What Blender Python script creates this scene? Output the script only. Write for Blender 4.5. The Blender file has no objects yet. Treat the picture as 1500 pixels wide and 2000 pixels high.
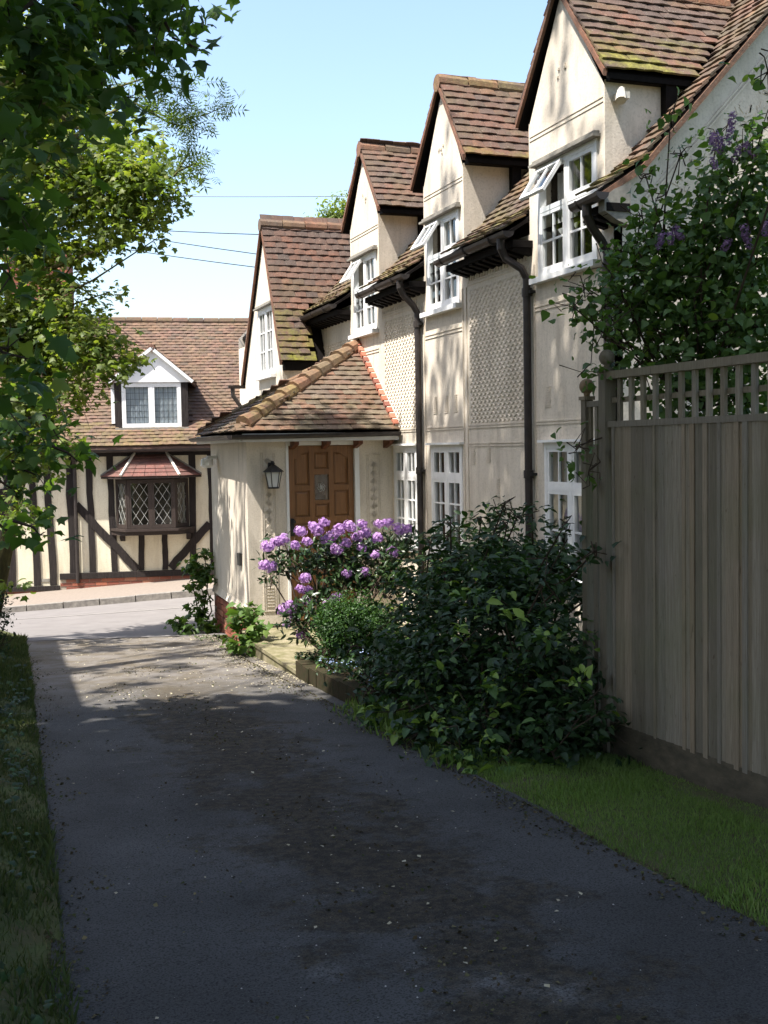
import bpy, math, random
import numpy as np
from mathutils import Matrix, Vector, Euler, noise as mn
random.seed(7); rng = np.random.default_rng(7)
C = bpy.context.scene
R = math.radians

# ---------------------------------------------------------------- camera
YAW, PITCH, ROLL = R(19.72), R(3.18), R(1.0)
cam = bpy.data.cameras.new('camera'); co = bpy.data.objects.new('camera', cam)
C.collection.objects.link(co); C.camera = co
cam.sensor_fit = 'VERTICAL'; cam.sensor_height = 36; cam.lens = 2250 / 2000 * 36
cam.clip_start = .05; cam.clip_end = 3000
EYE = np.array([0, 0, 1.6])
Fv = np.array([math.sin(YAW) * math.cos(PITCH), math.cos(YAW) * math.cos(PITCH), -math.sin(PITCH)])
R0 = np.array([math.cos(YAW), -math.sin(YAW), 0.]); U0 = np.cross(R0, Fv)
Rv = math.cos(ROLL) * R0 - math.sin(ROLL) * U0; Uv = math.sin(ROLL) * R0 + math.cos(ROLL) * U0
co.matrix_world = Matrix(((Rv[0], Uv[0], -Fv[0], 0), (Rv[1], Uv[1], -Fv[1], 0), (Rv[2], Uv[2], -Fv[2], 1.6), (0, 0, 0, 1)))
def at(px, py, d):
    """a point seen at that photo pixel, d metres in front of the lens (used to read positions off the photo)"""
    return EYE + d * (Fv + Rv * (px - 750) / 2250 + Uv * (1000 - py) / 2250)

# ---------------------------------------------------------------- light
SUN = np.array([-1, -.35, 1.85]); SUN = SUN / np.linalg.norm(SUN)
w = bpy.data.worlds.new('World'); C.world = w; w.use_nodes = True
nt = w.node_tree; bg = nt.nodes['Background']
sky = nt.nodes.new('ShaderNodeTexSky'); sky.sky_type = 'NISHITA'; sky.sun_disc = False
sky.sun_elevation = math.asin(SUN[2]); sky.sun_rotation = math.atan2(SUN[0], SUN[1])
sky.air_density = 1.12; sky.dust_density = 2.4; sky.ozone_density = 1.3
nt.links.new(sky.outputs[0], bg.inputs[0]); bg.inputs[1].default_value = .15
sl = bpy.data.lights.new('sun', 'SUN'); so = bpy.data.objects.new('sun', sl); C.collection.objects.link(so)
sl.energy = 5.0; sl.angle = R(.53); sl.color = (1, .95, .88)
so.rotation_euler = Vector(SUN).to_track_quat('Z', 'Y').to_euler(); so.location = (-20, -13, 37)
C.view_settings.view_transform = 'Standard'; C.view_settings.look = 'None'
C.view_settings.exposure = 1.2; C.view_settings.gamma = 1; C.view_settings.use_curve_mapping = False
C.cycles.max_bounces = 6; C.cycles.transparent_max_bounces = 12
C.cycles.use_denoising = True

# ---------------------------------------------------------------- materials
def mat(name, col, rough=.8, spec=.3, metal=0.):
    m = bpy.data.materials.new(name); m.use_nodes = True; b = m.node_tree.nodes['Principled BSDF']
    b.inputs['Base Color'].default_value = (*col, 1); b.inputs['Roughness'].default_value = rough
    b.inputs['Specular IOR Level'].default_value = spec; b.inputs['Metallic'].default_value = metal
    return m
class N:
    """small node helper working on a material"""
    def __init__(s, m): s.m = m; s.t = m.node_tree; s.b = s.t.nodes['Principled BSDF']; s.g = s.t.nodes.new('ShaderNodeNewGeometry')
    def new(s, k, **kw):
        n = s.t.nodes.new(k)
        for a, b in kw.items(): setattr(n, a, b)
        return n
    def pos(s, scale=(1, 1, 1)):
        n = s.new('ShaderNodeMapping'); n.inputs['Scale'].default_value = scale; s.t.links.new(s.g.outputs['Position'], n.inputs[0]); return n.outputs[0]
    def noise(s, sc, det=4, rough=.55, scale=(1, 1, 1), dist=0.):
        n = s.new('ShaderNodeTexNoise'); n.inputs['Scale'].default_value = sc; n.inputs['Detail'].default_value = det
        n.inputs['Roughness'].default_value = rough; n.inputs['Distortion'].default_value = dist
        s.t.links.new(s.pos(scale), n.inputs['Vector']); return n.outputs['Fac']
    def ramp(s, f, stops):
        n = s.new('ShaderNodeValToRGB'); s.t.links.new(f, n.inputs[0]); e = n.color_ramp.elements
        while len(e) < len(stops): e.new(.5)
        for i, (p, c) in enumerate(stops):
            e[i].position = p; e[i].color = (*c, 1) if len(c) == 3 else c
        return n.outputs[0]
    def mix(s, f, a, b, mode='MIX'):
        n = s.new('ShaderNodeMix', data_type='RGBA', blend_type=mode)
        for v, i in ((f, 0), (a, 6), (b, 7)):
            if isinstance(v, (int, float)): n.inputs[i].default_value = v
            elif isinstance(v, tuple): n.inputs[i].default_value = (*v, 1)
            else: s.t.links.new(v, n.inputs[i])
        return n.outputs[2]
    def math(s, op, a, b=0.):
        n = s.new('ShaderNodeMath', operation=op)
        for v, i in ((a, 0), (b, 1)):
            if isinstance(v, (int, float)): n.inputs[i].default_value = v
            else: s.t.links.new(v, n.inputs[i])
        return n.outputs[0]
    def attr(s, nm):
        n = s.new('ShaderNodeAttribute', attribute_name=nm); return n.outputs['Fac']
    def col(s, c): s.t.links.new(c, s.b.inputs['Base Color'])
    def rough(s, c): s.t.links.new(c, s.b.inputs['Roughness'])
    def bump(s, h, st=.3, d=.01):
        n = s.new('ShaderNodeBump'); n.inputs['Strength'].default_value = st; n.inputs['Distance'].default_value = d
        s.t.links.new(h, n.inputs['Height']); s.t.links.new(n.outputs[0], s.b.inputs['Normal'])
    def sep(s):
        n = s.new('ShaderNodeSeparateXYZ'); s.t.links.new(s.g.outputs['Position'], n.inputs[0]); return n.outputs
G01 = lambda a, b: [(a, (0, 0, 0)), (b, (1, 1, 1))]

def plaster(name, c, c2, dirt=(.30, .26, .20)):
    m = mat(name, c, .92, .15); n = N(m)
    a = n.mix(n.ramp(n.noise(1.3, 5), G01(.38, .68)), c, c2)
    a = n.mix(n.ramp(n.noise(2.2, 6, .65, (3, 3, .5)), [(.50, (0, 0, 0)), (.80, (.6,) * 3)]), a, dirt)
    a = n.mix(n.ramp(n.noise(4, 5, .6, (5, 5, .25)), [(.60, (0, 0, 0)), (.75, (.35,) * 3)]), a, dirt)
    a = n.mix(n.ramp(n.noise(55, 4), [(.35, (.25,) * 3), (.5, (0, 0, 0))]), a, dirt)
    n.col(a); h = n.mix(.5, n.noise(9, 6, .7), n.noise(70, 4)); n.bump(h, .35, .012); return m
M = {}
M['plaster'] = plaster('cream_plaster', (.67, .60, .50), (.58, .515, .425))
M['plaster2'] = plaster('pale_yellow_plaster', (.72, .67, .52), (.64, .58, .44), (.35, .28, .18))
def tiles(name, stops, moss=.5, mosscol=(.13, .125, .025)):
    m = mat(name, (.3, .1, .06), .88, .2); n = N(m); r = n.attr('rnd')
    mean = tuple(sum(c[i] for _, c in stops) / len(stops) for i in range(3))
    a = n.mix(.22, n.ramp(r, stops), mean)
    a = n.mix(n.ramp(n.noise(5, 5, .7), G01(.42, .62)), a, n.mix(.45, a, tuple(v * .45 for v in mean)))
    a = n.mix(n.ramp(n.noise(14, 5, .7), G01(.35, .75)), a, n.mix(.7, a, (.065, .055, .048)))
    a = n.mix(n.ramp(n.noise(1.1, 4, .6), G01(.4, .65)), a, n.mix(.35, a, (.10, .08, .065)))
    a = n.mix(n.ramp(n.noise(60, 3), [(.62, (0, 0, 0)), (.72, (.5,) * 3)]), a, (.36, .33, .24))
    mz = n.attr('moss')
    f = n.math('MULTIPLY', n.ramp(n.noise(3.2, 6, .7), G01(.40, .60)), n.math('MULTIPLY', mz, moss))
    a = n.mix(f, a, n.mix(n.ramp(n.noise(25, 3), G01(.45, .7)), mosscol, tuple(min(c * 1.9, 1) for c in mosscol)))
    n.col(a); n.bump(n.noise(45, 5, .7), .5, .01); return m
M['tile'] = tiles('clay_roof_tile', [(0, (.22, .105, .068)), (.25, (.175, .082, .055)), (.45, (.13, .078, .06)), (.6, (.095, .067, .056)), (.8, (.07, .06, .056)), (.93, (.24, .125, .075)), (1, (.22, .15, .1))], 1.)
M['tile_far'] = tiles('weathered_red_tile', [(0, (.225, .125, .09)), (.4, (.175, .095, .07)), (.7, (.13, .08, .062)), (.9, (.26, .155, .105)), (1, (.09, .068, .056))], .4)
M['tile_old'] = tiles('mossy_roof_tile', [(0, (.25, .11, .07)), (.3, (.17, .10, .07)), (.5, (.20, .17, .12)), (.75, (.12, .10, .08)), (1, (.30, .12, .07))], .45, (.07, .065, .025))
M['tile_bay'] = tiles('smooth_red_tile', [(0, (.25, .105, .085)), (.5, (.19, .075, .062)), (1, (.15, .06, .052))], 0)
M['ridge'] = tiles('ridge_tile', [(0, (.31, .14, .08)), (.4, (.23, .10, .065)), (.7, (.27, .17, .10)), (1, (.13, .10, .08))], .7, (.17, .14, .055))
def simple(name, c, c2, rough=.7, spec=.3, sc=(1, 1, 1), ns=20, bump=.3, bd=.005, metal=0.):
    m = mat(name, c, rough, spec, metal); n = N(m); f = n.noise(ns, 6, .65, sc)
    n.col(n.mix(n.ramp(f, G01(.3, .7)), c, c2)); n.bump(f, bump, bd); return m
M['white'] = simple('white_painted_wood', (.80, .80, .79), (.70, .70, .68), .45, .4, (1, 1, 1), 12, .1)
M['stone'] = simple('weathered_grey_board', (.30, .28, .24), (.18, .17, .15), .9, .1, (1, 1, 1), 18, .5)
M['timber'] = simple('weathered_oak', (.038, .031, .029), (.016, .013, .012), .85, .2, (6, 6, .5), 9, .8, .015)
M['black_wood'] = simple('black_stained_wood', (.006, .005, .005), (.012, .010, .009), .8, .08, (3, 3, 1), 15, .4)
M['brownframe'] = simple('dark_brown_frame', (.048, .035, .030), (.03, .022, .018), .6, .3, (2, 2, 1), 15, .2)
M['gutter'] = simple('black_gutter', (.018, .015, .014), (.045, .036, .032), .5, .35, (1, 1, 1), 9, .15)
M['iron'] = mat('black_iron', (.02, .02, .02), .5, .4)
M['lead'] = mat('lead_strip', (.42, .42, .39), .5, .4)
M['hipwhite'] = simple('pale_mortar_roll', (.62, .58, .5), (.45, .41, .35), .8, .2)
M['door'] = simple('varnished_oak_door', (.25, .12, .043), (.14, .062, .023), .38, .5, (14, 14, .7), 5, .25)
M['redwood'] = simple('red_brown_wood', (.16, .06, .03), (.09, .035, .02), .6, .3, (3, 3, 3), 9, .3)
M['curtain'] = simple('net_curtain', (.5, .49, .46), (.3, .3, .29), .95, .05, (9, 9, .6), 6, .5, .02)
M['net'] = simple('white_net', (.55, .58, .60), (.36, .39, .41), .95, .05, (9, 9, .6), 8, .3, .02)
M['room'] = simple('dark_room', (.04, .035, .03), (.13, .10, .07), .95, .05, (1, 1, 1), 3, .0)
def fence_m():
    m = mat('weathered_fence_wood', (.2, .16, .12), .85, .2); n = N(m); r = n.attr('rnd')
    a = n.ramp(r, [(0, (.235, .20, .145)), (.3, (.155, .135, .10)), (.55, (.22, .20, .165)), (.8, (.28, .245, .19)), (1, (.27, .195, .12))])
    g = n.noise(5, 6, .7, (26, 26, .9), .6)
    a = n.mix(n.ramp(g, G01(.35, .7)), a, n.mix(.55, a, (.07, .055, .04)))
    a = n.mix(n.ramp(n.noise(7, 3, .5, (6, 6, 1.3), 1.5), [(.66, (0, 0, 0)), (.74, (.6,) * 3)]), a, (.07, .045, .025))
    a = n.mix(n.ramp(n.noise(1.4, 4), G01(.5, .75)), a, n.mix(.3, a, (.10, .12, .05)))
    n.col(a); n.bump(g, .6, .006); return m
M['fence'] = fence_m()
def brick_m(nm='red_brick', st=((.36, .13, .08), (.27, .09, .06), (.20, .08, .06), (.42, .19, .12))):
    m = mat(nm, (.3, .1, .07), .9, .15); n = N(m); r = n.attr('rnd')
    a = n.ramp(r, [(0, st[0]), (.4, st[1]), (.7, st[2]), (1, st[3])])
    a = n.mix(n.ramp(n.noise(30, 5, .7), G01(.45, .75)), a, n.mix(.5, a, (.12, .08, .06)))
    n.col(a); n.bump(n.noise(60, 5, .7), .5, .006); return m
M['brick'] = brick_m()
M['mortar'] = simple('lime_mortar', (.42, .37, .30), (.30, .26, .21), .95, .1, (1, 1, 1), 30, .6)
M['concrete'] = simple('mossy_concrete', (.27, .235, .16), (.12, .115, .05), .95, .1, (1, 1, 1), 7, .8, .01)
M['kerb'] = simple('granite_kerb', (.27, .25, .22), (.13, .12, .11), .9, .2, (1, 1, 1), 14, .8, .01)
def asphalt():
    m = mat('drive_asphalt', (.05, .05, .052), .9, .25); n = N(m); X, Y, Z = n.sep()
    a = n.mix(n.ramp(n.noise(1.1, 6, .6), G01(.35, .7)), (.053, .052, .050), (.10, .10, .10))
    # brown silt and moss lying along the middle of the drive
    cx = n.math('ABSOLUTE', n.math('SUBTRACT', X, n.math('ADD', 1.42, n.math('MULTIPLY', n.noise(.5, 3), .25))))
    band = n.math('SUBTRACT', 1.0, n.math('DIVIDE', cx, .66))
    f = n.math('ADD', n.math('MULTIPLY', band, .8), n.math('SUBTRACT', n.math('MULTIPLY', n.noise(3.1, 9, .78), 3.4), 1.75))
    f = n.ramp(f, [(.12, (0, 0, 0)), (.50, (.9,) * 3)])
    a = n.mix(f, a, n.mix(n.ramp(n.noise(22, 5), G01(.4, .6)), (.062, .048, .029), (.020, .017, .011)))
    a = n.mix(n.ramp(n.noise(7, 5, .7), [(.66, (0, 0, 0)), (.78, (.55,) * 3)]), a, (.075, .075, .074))
    a = n.mix(n.ramp(n.noise(2.1, 8, .8, (1, 1.8, 1), .8), [(.60, (0, 0, 0)), (.68, (.7,) * 3)]), a, (.135, .13, .122))
    a = n.mix(n.ramp(n.noise(4.5, 8, .8), [(.30, (.6,) * 3), (.42, (0, 0, 0))]), a, (.022, .02, .016))
    for (wx_, wy_, wr_) in ((1.03, 3.50, .10), (1.50, 3.22, .16), (1.66, 3.08, .14), (1.33, 3.45, .07)):   # pale scuffed patches
        dd = n.math('SQRT', n.math('ADD', n.math('POWER', n.math('SUBTRACT', X, wx_), 2.), n.math('POWER', n.math('SUBTRACT', Y, wy_), 2.)))
        mk = n.math('MULTIPLY', n.ramp(n.math('DIVIDE', dd, wr_), [(.2, (1, 1, 1)), (1, (0, 0, 0))]), n.ramp(n.noise(16, 7, .8), G01(.40, .62)))
        a = n.mix(n.math('MULTIPLY', mk, .75), a, (.20, .20, .20))
    g = n.noise(150, 4, .75)
    a = n.mix(n.ramp(g, [(.55, (0, 0, 0)), (.70, (.75,) * 3)]), a, (.13, .128, .12))
    a = n.mix(n.ramp(n.noise(120, 2), [(.36, (.75,) * 3), (.50, (0, 0, 0))]), a, (.014, .014, .013))
    v = n.new('ShaderNodeTexVoronoi', feature='DISTANCE_TO_EDGE'); v.inputs['Scale'].default_value = 1.3
    wv = n.new('ShaderNodeVectorMath', operation='ADD'); nz = n.new('ShaderNodeTexNoise'); nz.inputs['Scale'].default_value = 3; nz.inputs['Detail'].default_value = 5
    n.t.links.new(n.g.outputs['Position'], nz.inputs['Vector']); n.t.links.new(nz.outputs['Color'], wv.inputs[1]); n.t.links.new(n.g.outputs['Position'], wv.inputs[0]); n.t.links.new(wv.outputs[0], v.inputs['Vector'])
    crack = n.math('MULTIPLY', n.ramp(v.outputs['Distance'], [(0, (1, 1, 1)), (.012, (0, 0, 0))]), n.ramp(n.noise(.9, 3), [(.52, (0, 0, 0)), (.62, (.7,) * 3)]))
    a = n.mix(crack, a, (.018, .018, .018))
    far = n.ramp(n.math('MULTIPLY', n.math('SUBTRACT', Y, 8.2), .3), G01(.1, .8))  # far drive made paler: sunlit brightness put into the colour, besides paler worn tarmac
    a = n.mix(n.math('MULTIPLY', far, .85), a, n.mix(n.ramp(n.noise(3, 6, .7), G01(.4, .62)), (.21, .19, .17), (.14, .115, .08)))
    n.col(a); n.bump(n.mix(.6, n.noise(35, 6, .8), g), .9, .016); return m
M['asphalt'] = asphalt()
M['road'] = simple('worn_road', (.20, .187, .178), (.16, .148, .142), .9, .2, (1, 1, 1), 3, .3)
M['pave'] = simple('tan_pavement', (.25, .21, .175), (.19, .16, .135), .95, .1, (1, 1, 1), 22, .5)
M['soil'] = simple('bare_soil', (.05, .038, .025), (.025, .02, .013), 1, .05, (1, 1, 1), 12, 1, .03)
M['turf'] = simple('turf', (.07, .095, .035), (.08, .07, .04), 1, .05, (1, 1, 1), 6, 1, .03)
def leafm(name, stops, trans=.35, rough=.5, spec=.35, tcol=(1.5, 1.6, .5)):
    m = mat(name, stops[0][1], rough, spec); n = N(m); r = n.attr('rnd'); a = n.ramp(r, stops); n.col(a)
    t = n.new('ShaderNodeBsdfTranslucent'); n.t.links.new(n.mix(1., a, tcol, 'MULTIPLY'), t.inputs[0])
    mx = n.new('ShaderNodeMixShader'); mx.inputs[0].default_value = trans
    out = n.t.nodes['Material Output']; n.t.links.new(n.b.outputs[0], mx.inputs[1]); n.t.links.new(t.outputs[0], mx.inputs[2]); n.t.links.new(mx.outputs[0], out.inputs[0])
    return m
M['syc_dark'] = leafm('sycamore_leaf', [(0, (.026, .055, .016)), (.4, (.045, .095, .024)), (.75, (.08, .145, .03)), (1, (.15, .20, .042))], .45, .55, .25)
M['syc_light'] = leafm('maple_leaf', [(0, (.075, .12, .03)), (.5, (.14, .185, .042)), (1, (.23, .25, .07))], .5)
M['ash'] = leafm('ash_leaf', [(0, (.07, .12, .035)), (1, (.12, .17, .05))], .4)
M['shrub'] = leafm('shrub_leaf', [(0, (.010, .026, .009)), (.55, (.020, .046, .014)), (.82, (.036, .080, .02)), (.95, (.10, .18, .035)), (1, (.16, .24, .04))], .22, .5, .3)
M['lilac_leaf'] = leafm('lilac_leaf', [(0, (.04, .08, .022)), (.6, (.065, .125, .032)), (.9, (.10, .17, .035)), (1, (.15, .22, .04))], .35)
M['rhodo_leaf'] = leafm('rhododendron_leaf', [(0, (.02, .04, .012)), (.7, (.03, .065, .018)), (1, (.07, .09, .025))], .12, .35, .6)
M['box_leaf'] = leafm('box_leaf', [(0, (.014, .04, .009)), (.7, (.034, .085, .015)), (1, (.08, .155, .022))], .25)
M['vine_leaf'] = leafm('vine_leaf', [(0, (.05, .10, .02)), (.6, (.09, .16, .035)), (1, (.16, .24, .06))], .35)
M['grass'] = leafm('grass_blade', [(0, (.09, .14, .04)), (.6, (.155, .24, .065)), (.9, (.20, .24, .09)), (1, (.26, .23, .12))], .35, .6, .2)
M['lav'] = leafm('grey_green_leaf', [(0, (.12, .15, .08)), (1, (.2, .23, .13))], .2)
M['bark'] = simple('mossy_bark', (.15, .14, .055), (.07, .06, .035), .95, .1, (3, 3, .7), 12, 1, .02)
M['twig'] = simple('brown_twig', (.06, .042, .03), (.035, .026, .02), .9, .1, (1, 1, 1), 20, .3)
def petal(nm, a, b, tr=.3): return leafm(nm, [(0, a), (1, b)], tr, .6, .2, (1.2, 1.2, 1.2))
M['petal'] = petal('mauve_petal', (.36, .19, .46), (.66, .42, .70), .4)
M['lilacpetal'] = petal('lilac_petal', (.16, .09, .20), (.30, .19, .33))
M['bluepetal'] = petal('blue_petal', (.25, .38, .65), (.55, .62, .8))
M['redpetal'] = petal('red_leaf_colour', (.30, .05, .03), (.45, .10, .05))
M['debris'] = simple('pale_litter', (.45, .42, .32), (.30, .25, .15), .9, .1)
M['pebble'] = simple('pale_pebble', (.5, .48, .44), (.3, .28, .25), .8, .2)
def glass(name, tint=(.82, .86, .88), tr=.45):
    m = mat(name, (.02, .025, .03), .03, .8); t = m.node_tree; b = t.nodes['Principled BSDF']
    b.inputs['IOR'].default_value = 1.6
    tp = t.nodes.new('ShaderNodeBsdfTransparent'); tp.inputs[0].default_value = (*tint, 1)
    gl = t.nodes.new('ShaderNodeBsdfGlossy'); gl.inputs['Roughness'].default_value = .02
    lw_ = t.nodes.new('ShaderNodeLayerWeight'); lw_.inputs[0].default_value = .5
    p5 = t.nodes.new('ShaderNodeMath'); p5.operation = 'POWER'; t.links.new(lw_.outputs['Facing'], p5.inputs[0]); p5.inputs[1].default_value = 4
    fr = t.nodes.new('ShaderNodeMath'); fr.operation = 'MULTIPLY_ADD'; t.links.new(p5.outputs[0], fr.inputs[0]); fr.inputs[1].default_value = .88; fr.inputs[2].default_value = .10
    n = t.nodes.new('ShaderNodeTexNoise'); n.inputs['Scale'].default_value = 2.5
    g = t.nodes.new('ShaderNodeNewGeometry'); t.links.new(g.outputs['Position'], n.inputs['Vector'])
    bp = t.nodes.new('ShaderNodeBump'); bp.inputs['Strength'].default_value = .12; bp.inputs['Distance'].default_value = .05
    t.links.new(n.outputs['Fac'], bp.inputs['Height']); t.links.new(bp.outputs[0], gl.inputs['Normal'])
    mx = t.nodes.new('ShaderNodeMixShader'); t.links.new(fr.outputs[0], mx.inputs[0]); t.links.new(tp.outputs[0], mx.inputs[1]); t.links.new(gl.outputs[0], mx.inputs[2])
    t.links.new(mx.outputs[0], t.nodes['Material Output'].inputs[0]); return m
M['glass'] = glass('window_glass')
M['frost'] = mat('frosted_glass', (.55, .56, .53), .35, .5)

# ---------------------------------------------------------------- mesh helpers
class MB:
    def __init__(s): s.v = []; s.f = []; s.r = []; s.m = []
    def add(s, vs, fs, rnd=None, moss=0.):
        b = len(s.v); s.v += [tuple(map(float, p)) for p in vs]; s.f += [tuple(b + i for i in f) for f in fs]
        rr = random.random() if rnd is None else rnd; s.r += [rr] * len(vs); s.m += [moss] * len(vs); return s
    def box(s, a, b, rnd=None):
        (x0, y0, z0), (x1, y1, z1) = a, b
        x0, x1 = min(x0, x1), max(x0, x1); y0, y1 = min(y0, y1), max(y0, y1); z0, z1 = min(z0, z1), max(z0, z1)
        return s.add([(x0, y0, z0), (x1, y0, z0), (x1, y1, z0), (x0, y1, z0), (x0, y0, z1), (x1, y0, z1), (x1, y1, z1), (x0, y1, z1)],
              [(0, 3, 2, 1), (4, 5, 6, 7), (0, 1, 5, 4), (1, 2, 6, 5), (2, 3, 7, 6), (3, 0, 4, 7)], rnd)
    def obox(s, M4, sx, sy, sz, rnd=None, moss=0.):
        """box of that size whose local origin is its centre"""
        vs = [M4 @ Vector((x * sx / 2, y * sy / 2, z * sz / 2)) for z in (-1, 1) for (x, y) in ((-1, -1), (1, -1), (1, 1), (-1, 1))]
        return s.add(vs, [(0, 3, 2, 1), (4, 5, 6, 7), (0, 1, 5, 4), (1, 2, 6, 5), (2, 3, 7, 6), (3, 0, 4, 7)], rnd, moss)
    def beam(s, p, q, w, h, up=(0, 0, 1), rnd=None):
        p, q = Vector(p), Vector(q); d = (q - p); L = d.length; y = d.normalized(); u = Vector(up)
        x = y.cross(u).normalized(); z = x.cross(y)
        m = Matrix(((x.x, y.x, z.x, (p.x + q.x) / 2), (x.y, y.y, z.y, (p.y + q.y) / 2), (x.z, y.z, z.z, (p.z + q.z) / 2), (0, 0, 0, 1)))
        return s.obox(m, w, L, h, rnd)
    def prism(s, poly, off, rnd=None):
        """flat polygon of 3-D points extruded by vector off"""
        n = len(poly); a = [Vector(p) for p in poly]; o = Vector(off); fs = [tuple(range(n))[::-1], tuple(range(n, 2 * n))]
        fs += [(i, (i + 1) % n, n + (i + 1) % n, n + i) for i in range(n)]
        return s.add(a + [p + o for p in a], fs, rnd)
    def tube(s, pts, rad, seg=8, rnd=None, moss=0., cap=True):
        pts = [Vector(p) for p in pts]; n = len(pts); rads = rad if hasattr(rad, '__len__') else [rad] * n
        vs = []; x = None
        for i, p in enumerate(pts):
            d = (pts[min(i + 1, n - 1)] - pts[max(i - 1, 0)]).normalized()
            if x is None: x = d.orthogonal().normalized()
            x = (x - d * x.dot(d)).normalized(); y = d.cross(x)
            vs += [p + (x * math.cos(2 * math.pi * k / seg) + y * math.sin(2 * math.pi * k / seg)) * rads[i] for k in range(seg)]
        fs = [(i * seg + k, i * seg + (k + 1) % seg, (i + 1) * seg + (k + 1) % seg, (i + 1) * seg + k) for i in range(n - 1) for k in range(seg)]
        if cap: fs += [tuple(range(seg))[::-1], tuple((n - 1) * seg + k for k in range(seg))]
        return s.add(vs, fs, rnd, moss)
    def lathe(s, prof, c, seg=16, rnd=None):
        vs = [(c[0] + r * math.cos(2 * math.pi * k / seg), c[1] + r * math.sin(2 * math.pi * k / seg), c[2] + z) for r, z in prof for k in range(seg)]
        fs = [(i * seg + k, i * seg + (k + 1) % seg, (i + 1) * seg + (k + 1) % seg, (i + 1) * seg + k) for i in range(len(prof) - 1) for k in range(seg)]
        fs += [tuple(range(seg))[::-1], tuple((len(prof) - 1) * seg + k for k in range(seg))]
        return s.add(vs, fs, rnd)
    def grid(s, P, rnd=0.):
        """P[i][j] points"""
        b = [p for row in P for p in row]; m = len(P[0])
        return s.add(b, [(i * m + j, i * m + j + 1, (i + 1) * m + j + 1, (i + 1) * m + j) for i in range(len(P) - 1) for j in range(m - 1)], rnd)
    def mesh(s, name, m, smooth=False, off=(0, 0, 0)):
        me = bpy.data.meshes.new(name); v = np.array(s.v) - np.array(off)
        me.from_pydata(v.tolist(), [], s.f); me.materials.append(m)
        for nm, arr in (('rnd', s.r), ('moss', s.m)):
            at_ = me.attributes.new(nm, 'FLOAT', 'POINT'); at_.data.foreach_set('value', np.array(arr, dtype=np.float32))
        if smooth: me.shade_smooth()
        me.validate(); return me
class Thing:
    def __init__(s, name, label, cat, loc, group=None, rot=0.):
        s.e = bpy.data.objects.new(name, None); C.collection.objects.link(s.e); s.e.location = loc; s.e.rotation_euler = (0, 0, rot)
        s.e['label'] = label; s.e['category'] = cat; s.e.empty_display_size = .2
        if group: s.e['group'] = group
        s.off = (0, 0, 0) if rot else tuple(loc)
    def part(s, name, mb, m, parent=None, smooth=False, kind=None, label=None):
        me = mb if isinstance(mb, bpy.types.Mesh) else mb.mesh(name, m, smooth, s.off)
        o = bpy.data.objects.new(name, me); C.collection.objects.link(o); o.parent = parent or s.e
        if kind: o['kind'] = kind
        if label: o['label'] = label
        return o
    def inst(s, name, me, m4, parent=None, label=None):
        o = bpy.data.objects.new(name, me); C.collection.objects.link(o); o.parent = parent or s.e
        m4 = m4.copy(); m4.translation = m4.translation - Vector(s.off); o.matrix_basis = m4
        if label: o['label'] = label
        return o
def single(name, mb, m, label=None, cat=None, kind=None, group=None, smooth=False, origin=None):
    me = mb if isinstance(mb, bpy.types.Mesh) else mb.mesh(name, m, smooth, origin or (0, 0, 0))
    o = bpy.data.objects.new(name, me); C.collection.objects.link(o)
    if origin is not None: o.location = origin
    if label: o['label'] = label
    if cat: o['category'] = cat
    if kind: o['kind'] = kind
    if group: o['group'] = group
    return o
def frame4(o, x, y, z):
    return Matrix(((x[0], y[0], z[0], o[0]), (x[1], y[1], z[1], o[1]), (x[2], y[2], z[2], o[2]), (0, 0, 0, 1)))

# leaf instancing with numpy into one mesh
def scatter_mesh(name, T, F, pos, rot, scl, rnd, m, off=(0, 0, 0), smooth=False):
    T = np.asarray(T, float); n = len(pos); nv = len(T)
    V = np.einsum('nij,vj->nvi', rot, T) * np.asarray(scl)[:, None, None] + np.asarray(pos)[:, None, :] - np.array(off)
    fl = np.array([len(f) for f in F]); fi = np.concatenate([np.array(f) for f in F])
    loops = (fi[None, :] + (np.arange(n) * nv)[:, None]).ravel(); tot = np.tile(fl, n); st = np.concatenate([[0], np.cumsum(tot)[:-1]])
    me = bpy.data.meshes.new(name); me.vertices.add(n * nv); me.vertices.foreach_set('co', V.ravel().astype(np.float32))
    me.loops.add(len(loops)); me.loops.foreach_set('vertex_index', loops.astype(np.int32))
    me.polygons.add(len(tot)); me.polygons.foreach_set('loop_start', st.astype(np.int32))
    try: me.polygons.foreach_set('loop_total', tot.astype(np.int32))
    except Exception: pass
    a = me.attributes.new('rnd', 'FLOAT', 'POINT'); a.data.foreach_set('value', np.repeat(rnd, nv).astype(np.float32))
    me.update(calc_edges=True); me.validate(); me.materials.append(m)
    if smooth: me.shade_smooth()
    return me
def rots(nrm, spin, droop=None):
    """rotation matrices whose z axis is nrm, spun about it"""
    z = nrm / np.linalg.norm(nrm, axis=1)[:, None]; a = np.where(np.abs(z[:, 2:3]) < .9, np.array([[0, 0, 1.]]), np.array([[1., 0, 0]]))
    x = np.cross(a, z); x /= np.linalg.norm(x, axis=1)[:, None]; y = np.cross(z, x)
    c, s_ = np.cos(spin)[:, None], np.sin(spin)[:, None]
    return np.stack([x * c + y * s_, -x * s_ + y * c, z], axis=2)
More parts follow.
